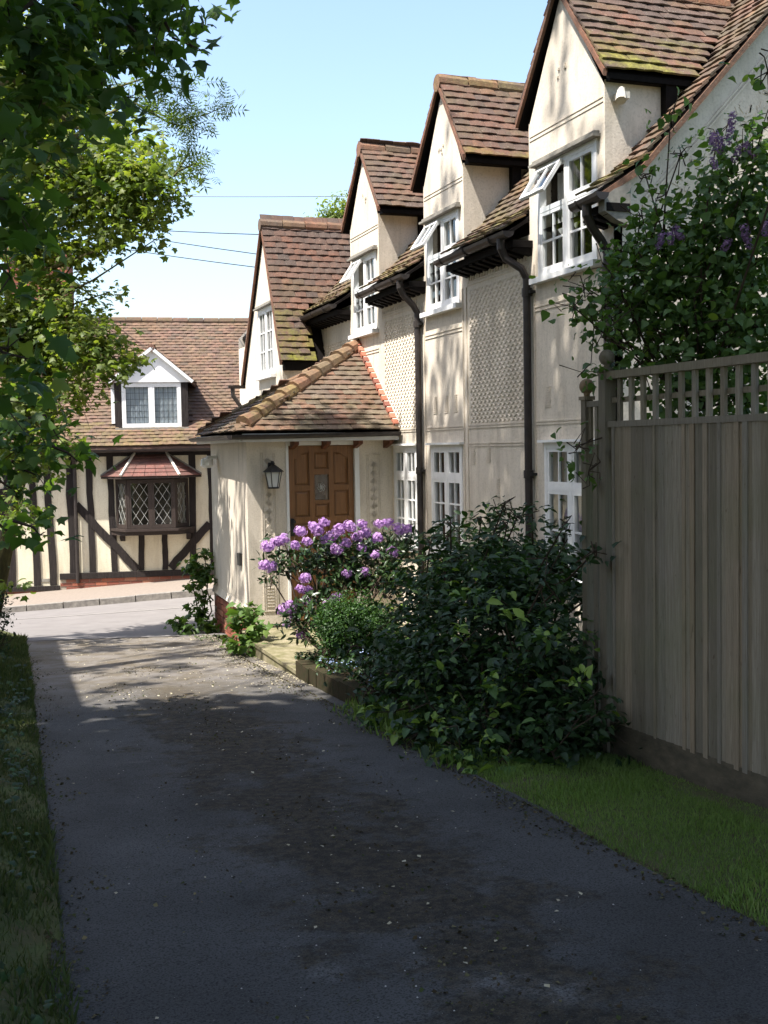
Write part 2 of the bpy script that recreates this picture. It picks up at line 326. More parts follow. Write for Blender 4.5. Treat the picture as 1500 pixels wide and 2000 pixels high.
# leaf templates, unit length along +y
def lobed(droop=.32):
    pts = [(0, 0, 0), (.12, .04, 0), (.42, -.02, 0), (.34, .2, 0), (.62, .42, 0), (.3, .52, 0), (.2, .72, 0), (0, 1, 0)]
    pts = pts + [(-x, y, 0) for x, y, z in pts[1:-1][::-1]]
    P = [(0, .35, .06)] + [(x, y, -droop * (x * x * 1.6 + (y - .3) ** 2)) for x, y, z in pts]
    n = len(pts); return P, [(0, 1 + i, 1 + (i + 1) % n) for i in range(n)]
def oval(w=.5, fold=.12, droop=.25):
    P = [(0, 0, 0), (0, .5, 0), (0, 1, -droop), (w / 2, .3, fold), (w * .42, .68, fold * .6 - droop * .3), (-w / 2, .3, fold), (-w * .42, .68, fold * .6 - droop * .3)]
    return P, [(0, 3, 4, 1), (1, 4, 2), (0, 1, 6, 5), (1, 2, 6)]
def pinnate():
    P = []; F = []
    for i in range(4):
        for s in (-1, 1):
            b = len(P); y = .15 + i * .22; P += [(0, y, 0), (s * .16, y + .02, -.01), (s * .36, y + .16, -.05), (s * .18, y + .12, 0)]; F.append((b, b + 1, b + 2, b + 3) if s > 0 else (b + 3, b + 2, b + 1, b))
    b = len(P); P += [(-.05, .95, 0), (0, .85, 0), (.05, .95, 0), (0, 1.2, -.05)]; F.append((b, b + 1, b + 2, b + 3))
    P += [(-.008, 0, 0), (.008, 0, 0), (.008, .9, 0), (-.008, .9, 0)]; b += 4; F.append((b, b + 1, b + 2, b + 3)); return P, F
LOBED, OVAL, PINN, NARROW = lobed(), oval(), pinnate(), oval(.32, .06, .15)
HEART = ([(0, 0, 0), (0, .5, 0), (0, 1, -.2), (.36, .1, .1), (.42, .4, .1), (.2, .75, 0), (-.36, .1, .1), (-.42, .4, .1), (-.2, .75, 0)], [(0, 3, 4, 1), (1, 4, 5, 2), (0, 1, 7, 6), (1, 2, 8, 7)])
def foliage(lobes, n_per_m3, leaf, spray=7, srad=.16, up=.8, shell=.5, rbias=0., squash=.55):
    """lobes: (centre, radius or (rx,ry,rz)); sprays of leaves gathered in each lobe"""
    P, Nn, S, Rn = [], [], [], []
    for c, r in lobes:
        r = np.array(r if hasattr(r, '__len__') else (r, r, r * .85), float); vol = 4.2 * r.prod()
        k = max(3, int(n_per_m3 * vol / spray)); so_ = rng.normal(size=k) * .12 + (rng.random(k) < .06) * .45; ss_ = .75 + .45 * rng.random(k)
        d = rng.normal(size=(k, 3)); d /= np.linalg.norm(d, axis=1)[:, None]; rad = rng.random(k) ** shell
        sc = np.array(c) + d * rad[:, None] * r * (1 + .18 * rng.normal(size=(k, 1)))
        for j in range(spray):
            o = rng.normal(size=(k, 3)) * srad; o[:, 2] *= squash
            P.append(sc + o); nn = np.array([0, 0, up]) + rng.normal(size=(k, 3)) * .45 + d * .35; Nn.append(nn)
            Rn.append(np.clip(.42 + .16 * rng.normal(size=k) + so_ + rbias + .12 * d[:, 2], 0, 1)); S.append(leaf * ss_ * (.55 + .65 * rng.random(k)))
    P = np.concatenate(P); Nn = np.concatenate(Nn); return P, rots(Nn, rng.random(len(P)) * 6.283), np.concatenate(S), np.concatenate(Rn)
def twigs(mb, a, lobes, r0=.02, per=5, tip=.004):
    """branches from a point to lobes and twigs spreading in them"""
    a = np.array(a, float)
    for c, r in lobes:
        r = float(np.mean(r)); c = np.array(c, float); mid = (a + c) / 2 + rng.normal(size=3) * .08 * np.linalg.norm(c - a)
        mb.tube([a, mid, c], [r0, r0 * .7, r0 * .45], 6)
        for _ in range(per):
            e = c + rng.normal(size=3) * r * .6; m2 = (c + e) / 2 + rng.normal(size=3) * .04
            mb.tube([c, m2, e], [r0 * .4, r0 * .28, tip], 4, cap=False)

# ---------------------------------------------------------------- ground shape
FA = np.array([1.863, 22.896]); FE = np.array([.98253, -.18608]); FN = np.array([.18608, .98253])
def smooth(t): t = min(max(t, 0), 1); return t * t * (3 - 2 * t)
def gz(x, y):
    hd = .3375 * x + .9413 * y
    if hd < 14: z = -.055 * (hd - 2)
    elif hd < 20: z = -.66 - .08 * (hd - 14)
    else: z = -1.14
    s = (x - FA[0]) * FE[0] + (y - FA[1]) * FE[1]
    z += .055 * min(max(s + .6, -3), 9) * smooth((hd - 15) / 4)
    if hd < -6: z = .44
    return z
def grange(stops):
    out = []
    for (a, b, st) in stops: out += list(np.arange(a, b, st))
    return out + [stops[-1][1]]
XS = grange([(-900, -60, 210), (-60, -6, 9), (-6, 12, .5), (12, 60, 8), (60, 900, 210)])
YS = grange([(-900, -60, 210), (-60, -8, 8), (-8, 34, .5), (34, 90, 8), (90, 1500, 235)])
single('ground', MB().grid([[(x, y, gz(x, y) - .06) for x in XS] for y in YS]), M['turf'], kind='structure')
def strip(name, rows, m, dz, nx=10):
    return single(name, MB().grid([[(xl + (xr - xl) * j / nx, y, gz(xl + (xr - xl) * j / nx, y) + dz) for j in range(nx + 1)] for (y, xl, xr) in rows]), m, kind='structure')
rows = []
for y in np.arange(-3, 16.51, .25):
    xl = .05 + .030 * y + .03 * math.sin(y * 1.7) + .02 * math.sin(y * 5); xr = 2.6 + .03 * math.sin(y * 1.3) + .015 * math.sin(y * 4.1)
    if y < 3: xr += 0
    if 8.2 < y: xr = 2.74
    if y > 13: xl -= (y - 13) * .3
    rows.append((y, xl, xr))
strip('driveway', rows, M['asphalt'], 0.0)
def fpt(s, t, dz=0.):
    x = FA[0] + FE[0] * s + FN[0] * t; y = FA[1] + FE[1] * s + FN[1] * t; return (x, y, gz(x, y) + dz)
ts = np.arange(-8.6, -2.19, .4); ss = np.concatenate([np.arange(-40, -4, 3), np.arange(-4, 8, .5), np.arange(8, 41, 3)])
single('street', MB().grid([[fpt(s, t, .006) for s in ss] for t in list(ts) + [-2.2]]), M['road'], kind='structure')
single('pavement', MB().grid([[fpt(s, t, .10) for s in ss] for t in np.linspace(-2.06, .3, 6)]), M['pave'], kind='structure')
pv = bpy.data.objects['pavement']
for k in range(-6, 12):   # kerb stones, one by one
    s0 = k * .62; mb = MB(); a, b = fpt(s0 + .008, -2.14), fpt(s0 + .612, -2.14)
    mb.beam((a[0], a[1], a[2] + .02), (b[0], b[1], b[2] + .02), .15, .19 + random.uniform(-.012, .012))
    me = mb.mesh('kerb_stone', M['kerb']); o = bpy.data.objects.new('kerb_stone', me); C.collection.objects.link(o); o.parent = pv
# painted line on the far side of the street
single('road_marking', MB().grid([[fpt(s, t, .012) for s in ss if -8 < s < 10] for t in (-4.62, -4.56)]), simple('worn_line_paint', (.36, .34, .31), (.24, .225, .21), .9, .1, (1, 1, 1), 25, .1), kind='structure')
# left verge rising to a bank, right lawn, planting bed
rows = []
for y in np.arange(-2, 15.6, .25):
    e = .07 + .030 * y; r_ = [(x, y, gz(x, y) + .005 + .42 * smooth((e - x) / 1.1) + .02 * math.sin(x * 9 + y * 4)) for x in (e + .05, e - .05, e - .2, e - .4, e - .7, e - 1.1, e - 1.8, e - 3, e - 6)]
    rows.append(r_)
VERGE = rows
single('grass_bank', MB().grid(rows), M['turf'], kind='structure')
def lawnz(x, y): return gz(x, y) - .02 + .05 * smooth((x - 2.56) / .25) - .05 * smooth((x - 3.2) / .35)
single('lawn', MB().grid([[(x, y, lawnz(x, y)) for x in (2.56, 2.62, 2.75, 3., 3.4, 3.8, 4.6, 6, 9)] for y in np.arange(-3, 7.6, .4)]), M['turf'], kind='structure')
def bedz(x, y): return gz(x, y) - .02 + (.13 + .1 * smooth((x - 2.8) / .8)) * (smooth((y - 6.2) / .8) if y < 8 else 1)
single('flower_bed_soil', MB().grid([[(x, y, bedz(x, y)) for x in (2.86, 3, 3.3, 3.7, 4.2, 4.62)] for y in np.arange(6.2, 10.6, .3)]), M['soil'], kind='structure')
# ---- blades
def blades(name, pts, h, m, label=None):
    pts = [p for p in pts if rng.random() < .5 + 1.0 * (mn.noise(Vector((p[0] * 2.3, p[1] * 2.3, 1))) + .5)]
    hs = np.array([.7 + .9 * max(0, mn.noise(Vector((p[0] * 1.6, p[1] * 1.6, 5))) + .3) for p in pts]); cs = np.array([.35 * mn.noise(Vector((p[0] * 1.1, p[1] * 1.1, 9))) for p in pts])
    n = len(pts); P = np.array(pts); T = [(-.07, 0, 0), (.07, 0, 0), (.05, .04, .55), (0, .22, 1.)]
    th = rng.random(n) * 6.283; lean = rng.normal(size=(n, 2)) * .32
    z = np.stack([lean[:, 0], lean[:, 1], np.ones(n)], 1)
    me = scatter_mesh(name, T, [(0, 1, 2), (0, 2, 3)], P, rots(z, th), h * hs * (.4 + rng.random(n) ** 1.6 * 1.1), np.clip(.45 + .2 * rng.normal(size=n) + cs, 0, 1), m)
    return single(name, me, m, kind='stuff', label=label)
pts = []
for _ in range(90000):
    y = 2.9 + rng.random() ** .8 * 4.2; x = 2.53 + rng.random() * 1.1
    e = 2.6 + .03 * math.sin(y * 1.3)
    if x < e + .10 * rng.random() ** 2 + .05 * mn.noise(Vector((0, y * 3.1, 3))) - .02: continue
    if y > 6.3 or mn.noise(Vector((x * 1.2, y * 1.2, 2))) > .42: continue
    pts.append((x, y, lawnz(x, y)))
blades('lawn_grass', pts, .028, M['grass'], 'short green lawn grass between drive and fence')
def vz(x, y):
    e = .07 + .030 * y; return gz(x, y) + .005 + .42 * smooth((e - x) / 1.1)
pts = []
for _ in range(80000):
    y = 2.6 + rng.random() ** .75 * 12; e = .07 + .030 * y; x = e + .06 - rng.random() ** 1.3 * 1.1
    pts.append((x, y, vz(x, y)))
M['grass2'] = leafm('dark_verge_grass', [(0, (.03, .045, .018)), (.6, (.06, .085, .03)), (.9, (.10, .10, .05)), (1, (.17, .14, .08))], .3, .6, .2)  # darker, browner blade colour for the verge
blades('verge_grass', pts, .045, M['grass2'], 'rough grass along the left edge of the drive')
# tufts along the right drive edge under the shrubs
pts = [(2.62 + rng.random() * .3 + .08 * rng.normal(), 6 + rng.random() * 2.3, 0) for _ in range(6000)]
pts = [(x, y, lawnz(x, y)) for x, y, _ in pts]
blades('edge_grass', pts, .07, M['grass'], 'longer grass tufts where shrubs meet the drive')
# crumbs of soil, moss and dead leaf along both edges of the drive
pts = []
for _ in range(9000):
    y = 2.6 + rng.random() * 10; k = rng.random() ** 2.2 * .22 * (.5 + 1.2 * abs(mn.noise(Vector((y * 2, 1, 0)))) * 2)
    x = (.07 + .03 * y + k) if rng.random() < .5 else (2.58 - k); pts.append((x, y, gz(x, y) + .004))
for _ in range(5200):
    y = 2.6 + rng.random() * 9; x = 1.42 + rng.normal() * .36
    if mn.noise(Vector((x * 2.2, y * 1.4, 7))) > .02: pts.append((x, y, gz(x, y) + .003))
P = np.array(pts); n = len(P)
M['litter'] = leafm('dead_leaf_litter', [(0, (.025, .02, .012)), (.5, (.06, .045, .025)), (.8, (.045, .06, .02)), (1, (.17, .14, .08))], .1, .9, .1)
me = scatter_mesh('leaf_litter', [(-.5, -.3, 0), (.4, -.4, .15), (.5, .4, 0), (-.3, .5, .2)], [(0, 1, 2, 3)], P, rots(np.array([0, 0, 1.]) + .35 * rng.normal(size=(n, 3)), rng.random(n) * 6), .004 + .016 * rng.random(n) ** 3, rng.random(n), M['litter'])
single('leaf_litter', me, M['litter'], kind='stuff', label='brown crumbs and leaf litter along the drive')
# ---- litter and pebbles on the drive
pts = []
for _ in range(750):
    y = 2.6 + rng.random() * 8.5; x = 1.35 + rng.normal() * .45 if rng.random() < .6 else .5 + rng.random() * 2.05
    if .4 < x < 2.55: pts.append((x, y, gz(x, y) + .003))
P = np.array(pts); n = len(P)
me = scatter_mesh('drive_grit', [(-.5, -.4, 0), (.5, -.3, 0), (.3, .5, 0), (-.4, .4, .1), (0, 0, .5)], [(0, 1, 4), (1, 2, 4), (2, 3, 4), (3, 0, 4)], P, rots(np.tile([0, 0, 1.], (n, 1)), rng.random(n) * 6), .0022 + .006 * rng.random(n) ** 5, rng.random(n), M['pebble'])
single('drive_grit', me, M['pebble'], kind='stuff', label='scattered pale grit on the dark drive')
pts = []
for _ in range(1500):
    y = 9.4 + rng.random() * 4.6; x = 2.7 - rng.random() ** 2.2 * 1.9 if rng.random() < .55 else 2.7 - rng.random() ** 2 * .3
    pts.append((x, y, gz(x, y) + .006))
for _ in range(90):
    y = 3 + rng.random() * 6; x = .45 + rng.random() * 2.1; pts.append((x, y, gz(x, y) + .006))
P = np.array(pts); n = len(P)
me = scatter_mesh('fallen_petals', [(-.3, -.5, 0), (.3, -.4, .1), (.3, .5, 0), (-.3, .4, .15)], [(0, 1, 2, 3)], P, rots(np.array([0, 0, 1.]) + .2 * rng.normal(size=(n, 3)), rng.random(n) * 6), .008 + .012 * rng.random(n), rng.random(n), M['debris'])
single('fallen_petals', me, M['debris'], kind='stuff', label='pale fallen petals and bits swept along the drive edge')

# ================================================================ COTTAGE
W = 4.627
cot = Thing('cottage', 'cream pargeted cottage with a row of tiled gabled dormers, panelled oak door and white windows', 'house', (W, 7.55, -.45))
def holewall(mb, u0, u1, z0, z1, holes, P, Q):
    """wall rectangle with rectangular openings; P(u,z) outer point, Q(u,z) inner point"""
    us = sorted({u0, u1, *[h[0] for h in holes], *[h[1] for h in holes]}); zs = sorted({z0, z1, *[h[2] for h in holes], *[h[3] for h in holes]})
    us = [u for u in us if u0 <= u <= u1]; zs = [z for z in zs if z0 <= z <= z1]
    for a, b in zip(us, us[1:]):
        for c, d in zip(zs, zs[1:]):
            uc, zc = (a + b) / 2, (c + d) / 2
            if any(h[0] < uc < h[1] and h[2] < zc < h[3] for h in holes): continue
            mb.add([P(a, c), P(b, c), P(b, d), P(a, d)], [(0, 1, 2, 3)], .5)
    for h in holes:
        a, b, c, d = h; cs = [(a, c), (b, c), (b, d), (a, d)]
        for i in range(4):
            p, q = cs[i], cs[(i + 1) % 4]; mb.add([P(*p), P(*q), Q(*q), Q(*p)], [(0, 1, 2, 3)], .5)
DORM = [(8.42, 7.79, 9.05, 7.70, 9.18, 8.45, 5.32), (10.96, 10.45, 11.5, 10.32, 11.72, 10.94, 5.29), (13.43, 12.93, 14.0, 12.78, 14.18, 13.42, 5.24)]
# (centre, wall y0, y1, eave y0, y1, ridge y, ridge z)
DEAVE = 4.40
def win_rect(k):
    return [(7.90, 8.88), (10.56, 11.42), (13.02, 13.88)][k]
gw = [(7.9, 8.80), (10.55, 11.37), (11.78, 12.52)]
holes = [(a, b, 3.02, 3.95) for a, b in (win_rect(0), win_rect(1), win_rect(2))] + [(a, b, .5, 1.62) for a, b in gw]
wall = MB(); PX = lambda u, z: (W, u, z); QX = lambda u, z: (W + .12, u, z)
holewall(wall, 7.55, 20.5, -1.0, 3.42, [h for h in holes if h[3] < 3], PX, QX)
# cut first-floor window openings: they start at 3.02, so rebuild strip 3.0-3.42 with them
wall = MB(); holewall(wall, 7.55, 20.5, -1.0, 3.42, [(a, b, c, min(d, 3.42)) for a, b, c, d in holes], PX, QX)
wo = cot.part('wall', wall, M['plaster'])
for i, (c, y0, y1, e0, e1, yr, zr) in enumerate(DORM):
    mb = MB(); a, b = win_rect(i)
    holewall(mb, y0, y1, 3.42, 4.32, [(a, b, 3.42, 3.95)], PX, QX)
    # gable triangle
    k0 = (zr - .06 - 4.32) ; mb.add([(W, y0, 4.32), (W, y1, 4.32), (W, yr, zr - .06)], [(0, 1, 2)], .5)
    # cheeks
    for yy in (y0, y1): mb.add([(W, yy, 3.3), (6.1, yy, 3.3), (6.1, yy, 4.5), (W, yy, 4.36)], [(0, 1, 2, 3)], .5)
    mb.add([(6.0, y0, 3.3), (6.0, y1, 3.3), (6.0, y1, 4.4), (6.0, yr, zr - .1), (6., y0, 4.4)], [(0, 1, 2, 3, 4)], .5)
    # thin incised line and little peg marks
    cot.part('dormer_wall', mb, M['plaster'])
    mk = MB(); mk.box((W - .006, y0 + .02, 4.235), (W + .002, y1 - .02, 4.247)); mk.box((W - .006, y0 + .02, 4.20), (W + .002, y1 - .02, 4.208))
    for q in range(5):
        yy = c + random.uniform(-.09, .09); zz = 4.62 + random.uniform(-.05, .05); mk.box((W - .012, yy, zz), (W + .002, yy + .022, zz + .02))
    cot.part('plaster_moulding', mk, M['plaster'])
# near end gable wall (faces the camera), Y=7.55
def rz(x):  # main roof upper surface
    if x < 4.75: return 3.46 + (x - 4.40) * .66
    return 3.69 + (x - 4.75) * 1.054
RX, RZ = 7.05, rz(7.05)
mb = MB(); mb.prism([(W, 7.55, -1), (9.5, 7.55, -1), (9.5, 7.55, 3.6), (RX, 7.55, RZ - .05), (4.75, 7.55, 3.64), (W, 7.55, 3.55)], (0, .12, 0)); cot.part('gable_wall', mb, M['plaster'])
# raised moulding following the verge, and a decorated field
mb = MB()
for dz in (.33, .37): mb.beam((4.80, 7.547, rz(4.80) - dz), (6.9, 7.547, rz(6.9) - dz), .018, .014)
mb.box((4.72, 7.538, 3.0), (6.9, 7.552, 3.02)); mb.box((4.72, 7.538, 2.94), (6.9, 7.552, 2.955))
cot.part('plaster_moulding', mb, M['plaster'])
mb = MB()   # fan-combed pargeting marks under the verge
for i in range(620):
    x = 4.95 + random.random() * 1.75; z = 3.1 + random.random() * 1.9
    if z > rz(x) - .45: continue
    cx, cz = round(x / .22) * .22, round(z / .22) * .22; a = math.atan2(z - cz, x - cx) + math.pi / 2
    dx, dz = math.cos(a) * .03, math.sin(a) * .03
    mb.beam((x - dx, 7.549, z - dz), (x + dx, 7.549, z + dz), .014, .007, (0, 1, 0))
cot.part('pargetting', mb, M['plaster'], kind='stuff')
# rear/side closure so light does not leak
mb = MB(); mb.add([(9.5, 7.6, -1), (9.5, 20.5, -1), (9.5, 20.5, 3.6), (9.5, 7.6, 3.6)], [(0, 1, 2, 3)]); mb.add([(W, 20.5, -1), (9.5, 20.5, -1), (9.5, 20.5, 3.6), (RX, 20.5, RZ), (W, 20.5, 3.6)], [(0, 1, 2, 3, 4)])
cot.part('rear_wall', mb, M['plaster'])

# ---- pargeting on the front: woven panels in beaded frames
def weave(y0, y1, z0, z1):
    mb = MB(); cw, ch = .046, .037; nr = int((z1 - z0) / ch); nc = int((y1 - y0) / cw)
    for r in range(nr):
        for c in range(nc):
            s = 1 if (c + r) % 2 else -1; yc, zc = y0 + (c + .5) * cw, z0 + (r + .5) * ch; a = R(38) * s + random.uniform(-.06, .06); l, h, t = .0215, .0085, .010
            u, v = (math.cos(a), math.sin(a)), (-math.sin(a), math.cos(a)); q = lambda p, o, d: (W - d * .8, yc + u[0] * p + v[0] * o, zc + u[1] * p + v[1] * o)
            mb.add([q(-l, -h, 0), q(l, -h, 0), q(l, h, 0), q(-l, h, 0), q(-l * .8, 0, t), q(l * .8, 0, t)], [(0, 1, 5, 4), (1, 2, 5), (2, 3, 4, 5), (3, 0, 4)], .5)
    return mb
for (y0, y1, z0, z1) in ((9.10, 10.36, 1.82, 3.12), (11.72, 12.82, 1.82, 3.08), (14.1, 15.3, 2.2, 3.05)):
    cot.part('pargetting', weave(y0, y1, z0, z1), M['plaster'], kind='stuff')
mb = MB()
def bead_line(mb, y0, y1, z, w=.012): mb.box((W - .008, y0, z), (W + .002, y1, z + w))
for (y0, y1) in ((7.8, 8.95), (9.06, 10.42), (10.5, 11.5), (11.66, 12.58)):
    for z in (1.775, 1.80): bead_line(mb, y0, y1, z)
for z in (1.60, 1.625): bead_line(mb, 9.06, 10.42, z)
for (y0, y1, zt) in ((9.08, 10.39, 3.16), (11.68, 12.86, 3.12)):
    for z in (zt, zt + .03, zt + .10): bead_line(mb, y0, y1, z)
    k = y0 + .05
    while k < y1 - .03: mb.box((W - .01, k, zt + .045), (W + .002, k + .03, zt + .085)); k += .06
for y in (9.07, 10.40, 10.49, 11.51, 11.66, 8.96, 7.80):
    mb.box((W - .010, y, .3), (W + .002, y + .014, 3.15))
for (y0, y1) in ((7.82, 8.96), (10.5, 11.5), (12.98, 13.95)): bead_line(mb, y0, y1, 2.78); bead_line(mb, y0, y1, 2.745, .008)
for (yc, z0) in ((9.75, .95), (8.75, 1.92), (10.95, 1.95), (10.72, 1.95), (11.25, 1.95), (9.95, 1.45), (10.3, 1.43), (9.5, .95), (10.0, .9), (9.75, 1.12)):  # comb marks
    for q in range(9): mb.box((W - .007, yc - .05, z0 + q * .021), (W + .002, yc + .05 - .004 * q, z0 + q * .021 + .009))
cot.part('plaster_moulding', mb, M['plaster'])

# ---- windows
def window(th, O, ux, uy, un, w, h, cols, sash, vent=None, rows=3, parent_name='window', curtain=True, sill=True, fm='white', head=True, split=None, label=None, lead=None):
    """casement window. O lower-left corner; ux along, uy up, un outward. split: transom height fraction per light"""
    ux, uy, un = Vector(ux), Vector(uy), Vector(un); O = Vector(O)
    def P(a, b, c): return O + ux * a + uy * b + un * c
    def bx(mb, a0, a1, b0, b1, c0, c1, rnd=.5):
        m = frame4(P((a0 + a1) / 2, (b0 + b1) / 2, (c0 + c1) / 2), ux, uy, un); mb.obox(m, abs(a1 - a0), abs(b1 - b0), abs(c1 - c0), rnd)
    fw = .045; mb = MB()
    bx(mb, 0, fw, 0, h, -.05, .012); bx(mb, w - fw, w, 0, h, -.05, .012); bx(mb, fw, w - fw, 0, fw, -.05, .011); bx(mb, fw, w - fw, h - fw, h, -.05, .011)
    n = sash; lw = (w - 2 * fw - (n - 1) * .05) / n
    for i in range(1, n): x = fw + i * lw + (i - 1) * .05; bx(mb, x, x + .05, fw, h - fw, -.05, .011)
    win = th.part(parent_name, mb, M[fm], label=label)
    if sill:
        mb = MB(); bx(mb, -.05, w + .05, -.05, -.002, -.02, .075); th.part('sill', mb, M['white' if fm == 'white' else 'timber'], win)
    if head:
        mb = MB(); bx(mb, -.05, w + .05, h + .002, h + .022, -.02, .07); bx(mb, -.03, w + .03, h + .022, h + .05, -.02, .045); th.part('drip_board', mb, M['stone'], win)
    mb = MB(); bx(mb, .005, w - .005, .005, h - .005, -.62, -.60)
    for (a0, a1, b0, b1) in ((0, .01, 0, h), (w - .01, w, 0, h), (0, w, 0, .01), (0, w, h - .01, h)): bx(mb, a0, a1, b0, b1, -.60, -.125)
    th.part('room_behind', mb, M['room'], win)
    if curtain:
        for (a0, a1) in ((.05, w * .36), (w * .68, w - .05)):
            mb = MB(); k = 14; rows_ = []
            for b in (.06, h - .05): rows_.append([P(a0 + (a1 - a0) * j / k, b, -.16 + .018 * math.sin(j * 2.1)) for j in range(k + 1)])
            mb.grid(rows_, .5); th.part('curtain', mb, M['curtain'], win, smooth=True)
    for i in range(n):
        x0 = fw + i * (lw + .05); parts = [(fw, h - fw, rows, False)]
        if split: 
            sp = h * split; parts = [(fw, sp - .02, rows, False), (sp + .02, h - fw, 1, vent == i)]
            mb = MB(); bx(mb, x0, x0 + lw, sp - .02, sp + .02, -.05, .010); th.part('transom', mb, M[fm], win)
        if split and vent != i and vent is not None:
            pass
        for (b0, b1, rws, open_) in parts:
            sw = .032; cc = cols
            if open_:
                ang = R(34); piv = P(0, b1, .015); up2 = (uy * math.cos(ang) - un * math.sin(ang)); n2 = (un * math.cos(ang) + uy * math.sin(ang))
                def P2(a, b, c, piv=piv, up2=up2, n2=n2, b1=b1): return piv + ux * a + up2 * (b - b1) + n2 * c
                def bb(mb, a0, a1, c0, c1, d0, d1): mb.obox(frame4(P2((a0 + a1) / 2, (c0 + c1) / 2, (d0 + d1) / 2), ux, up2, n2), a1 - a0, c1 - c0, d1 - d0, .5)
                def quad(a0, a1, c0, c1): return [P2(a0, c0, .012), P2(a1, c0, .012), P2(a1, c1, .012), P2(a0, c1, .012)], n2
            else:
                def bb(mb, a0, a1, c0, c1, d0, d1): bx(mb, a0, a1, c0, c1, d0 - .02, d1 - .02)
                def quad(a0, a1, c0, c1): return [P(a0, c0, -.012), P(a1, c0, -.012), P(a1, c1, -.012), P(a0, c1, -.012)], un
            mb = MB(); X0, X1 = x0 + .001, x0 + lw - .001
            bb(mb, X0, X0 + sw, b0, b1, 0, .028); bb(mb, X1 - sw, X1, b0, b1, 0, .028); bb(mb, X0 + sw, X1 - sw, b0, b0 + sw, 0, .027); bb(mb, X0 + sw, X1 - sw, b1 - sw, b1, 0, .027)
            th.part('sash', mb, M[fm], win, label='top light propped open' if open_ else None)
            ax0, ax1, bb0, bb1 = X0 + sw, X1 - sw, b0 + sw, b1 - sw; pw = (ax1 - ax0) / cc; ph = (bb1 - bb0) / rws
            if not lead:
                mb = MB()
                for q in range(1, cc): bb(mb, ax0 + pw * q - .008, ax0 + pw * q + .008, bb0, bb1, .003, .022)
                for q in range(1, rws): bb(mb, ax0, ax1, bb0 + ph * q - .008, bb0 + ph * q + .008, .004, .021)
                if cc > 1 or rws > 1: th.part('glazing_bar', mb, M[fm], win)
                for q in range(cc):
                    for r_ in range(rws):
                        vs, nn = quad(ax0 + pw * q, ax0 + pw * (q + 1), bb0 + ph * r_, bb0 + ph * (r_ + 1))
                        j = [random.uniform(-.0025, .0025) for _ in range(4)]; vs = [v + nn * jj for v, jj in zip(vs, j)]
                        th.part('pane', MB().add(vs, [(0, 1, 2, 3)]), M['glass'], win)
            else:
                vs, nn = quad(ax0, ax1, bb0, bb1); th.part('pane', MB().add(vs, [(0, 1, 2, 3)]), M['glass'], win); mb = MB(); t = .0035 if lead == 'grid' else .006
                if lead == 'grid':
                    for q in range(1, 5): x = ax0 + (ax1 - ax0) * q / 5; bb(mb, x - t, x + t, bb0, bb1, .010, .016)
                    for q in range(1, 6): y = bb0 + (bb1 - bb0) * q / 6; bb(mb, ax0, ax1, y - t, y + t, .009, .015)
                else:
                    wd, hg = ax1 - ax0, bb1 - bb0; st = wd / 2.0; sl_ = 1.55; c0 = -hg / sl_
                    for sgn in (1, -1):
                        c_ = -hg / sl_ - st
                        while c_ < wd + hg / sl_:
                            # line x = c_ + b/sl_ (sgn 1) or mirrored
                            seg = []
                            for tt in np.linspace(0, 1, 41):
                                b = hg * tt; x = c_ + b / sl_; x = x if sgn > 0 else wd - x
                                if 0 <= x <= wd: seg.append((x, b))
                            if len(seg) > 1:
                                p_, q_ = seg[0], seg[-1]; P0 = P(ax0 + p_[0], bb0 + p_[1], -.008); P1 = P(ax0 + q_[0], bb0 + q_[1], -.008)
                                mb.beam(P0, P1, .006, .004, un)
                            c_ += st
                th.part('lead_came', mb, M['lead'] if lead != 'grid' else M['iron'], win)
    return win
fw_ = dict(ux=(0, -1, 0), uy=(0, 0, 1), un=(-1, 0, 0))
labs = ['dormer window nearest the camera', 'middle dormer window', 'farthest dormer window of the row']
for i in range(3):
    a, b = win_rect(i); window(cot, (W + .0, b, 3.02), w=b - a, h=.93, cols=2, sash=2, rows=2, split=.60, vent=0, label=labs[i], **fw_)
for i, (a, b) in enumerate(gw):
    window(cot, (W, b, .5), w=b - a, h=1.12, cols=2, sash=2, rows=3 if i != 0 else 2, split=.70 if i else .66, vent=None, label='ground floor casement window', head=False, **fw_)
    mb = MB(); mb.box((W - .055, a - .05, 1.622), (W + .03, b + .05, 1.645)); cot.part('window_head', mb, M['white'])

# ---- gutters and pipes on the front
def halfpipe(mb, p, q, r=.055, seg=7):
    p, q = Vector(p), Vector(q); d = (q - p).normalized(); side = d.cross(Vector((0, 0, 1))).normalized(); P = []
    prof = [(math.cos(a) * r, -math.sin(a) * r) for a in np.linspace(0, math.pi, seg)] + [(math.cos(a) * (r - .006), -math.sin(a) * (r - .006)) for a in np.linspace(math.pi, 0, seg)]
    P = [[pt + side * a + Vector((0, 0, b)) for a, b in prof + prof[:1]] for pt in (p, q)]; mb.grid(P, .5)
    n = len(prof); b = len(mb.v) - 2 * (n + 1)
    for e, pt in ((0, p), (1, q)):   # stop ends
        mb.add([pt + side * math.cos(a) * r + Vector((0, 0, -math.sin(a) * r)) for a in np.linspace(0, math.pi, seg)], [tuple(range(seg))], .5)
GUT = [(7.40, 7.82), (8.95, 10.50), (11.42, 12.95), (13.98, 15.40)]
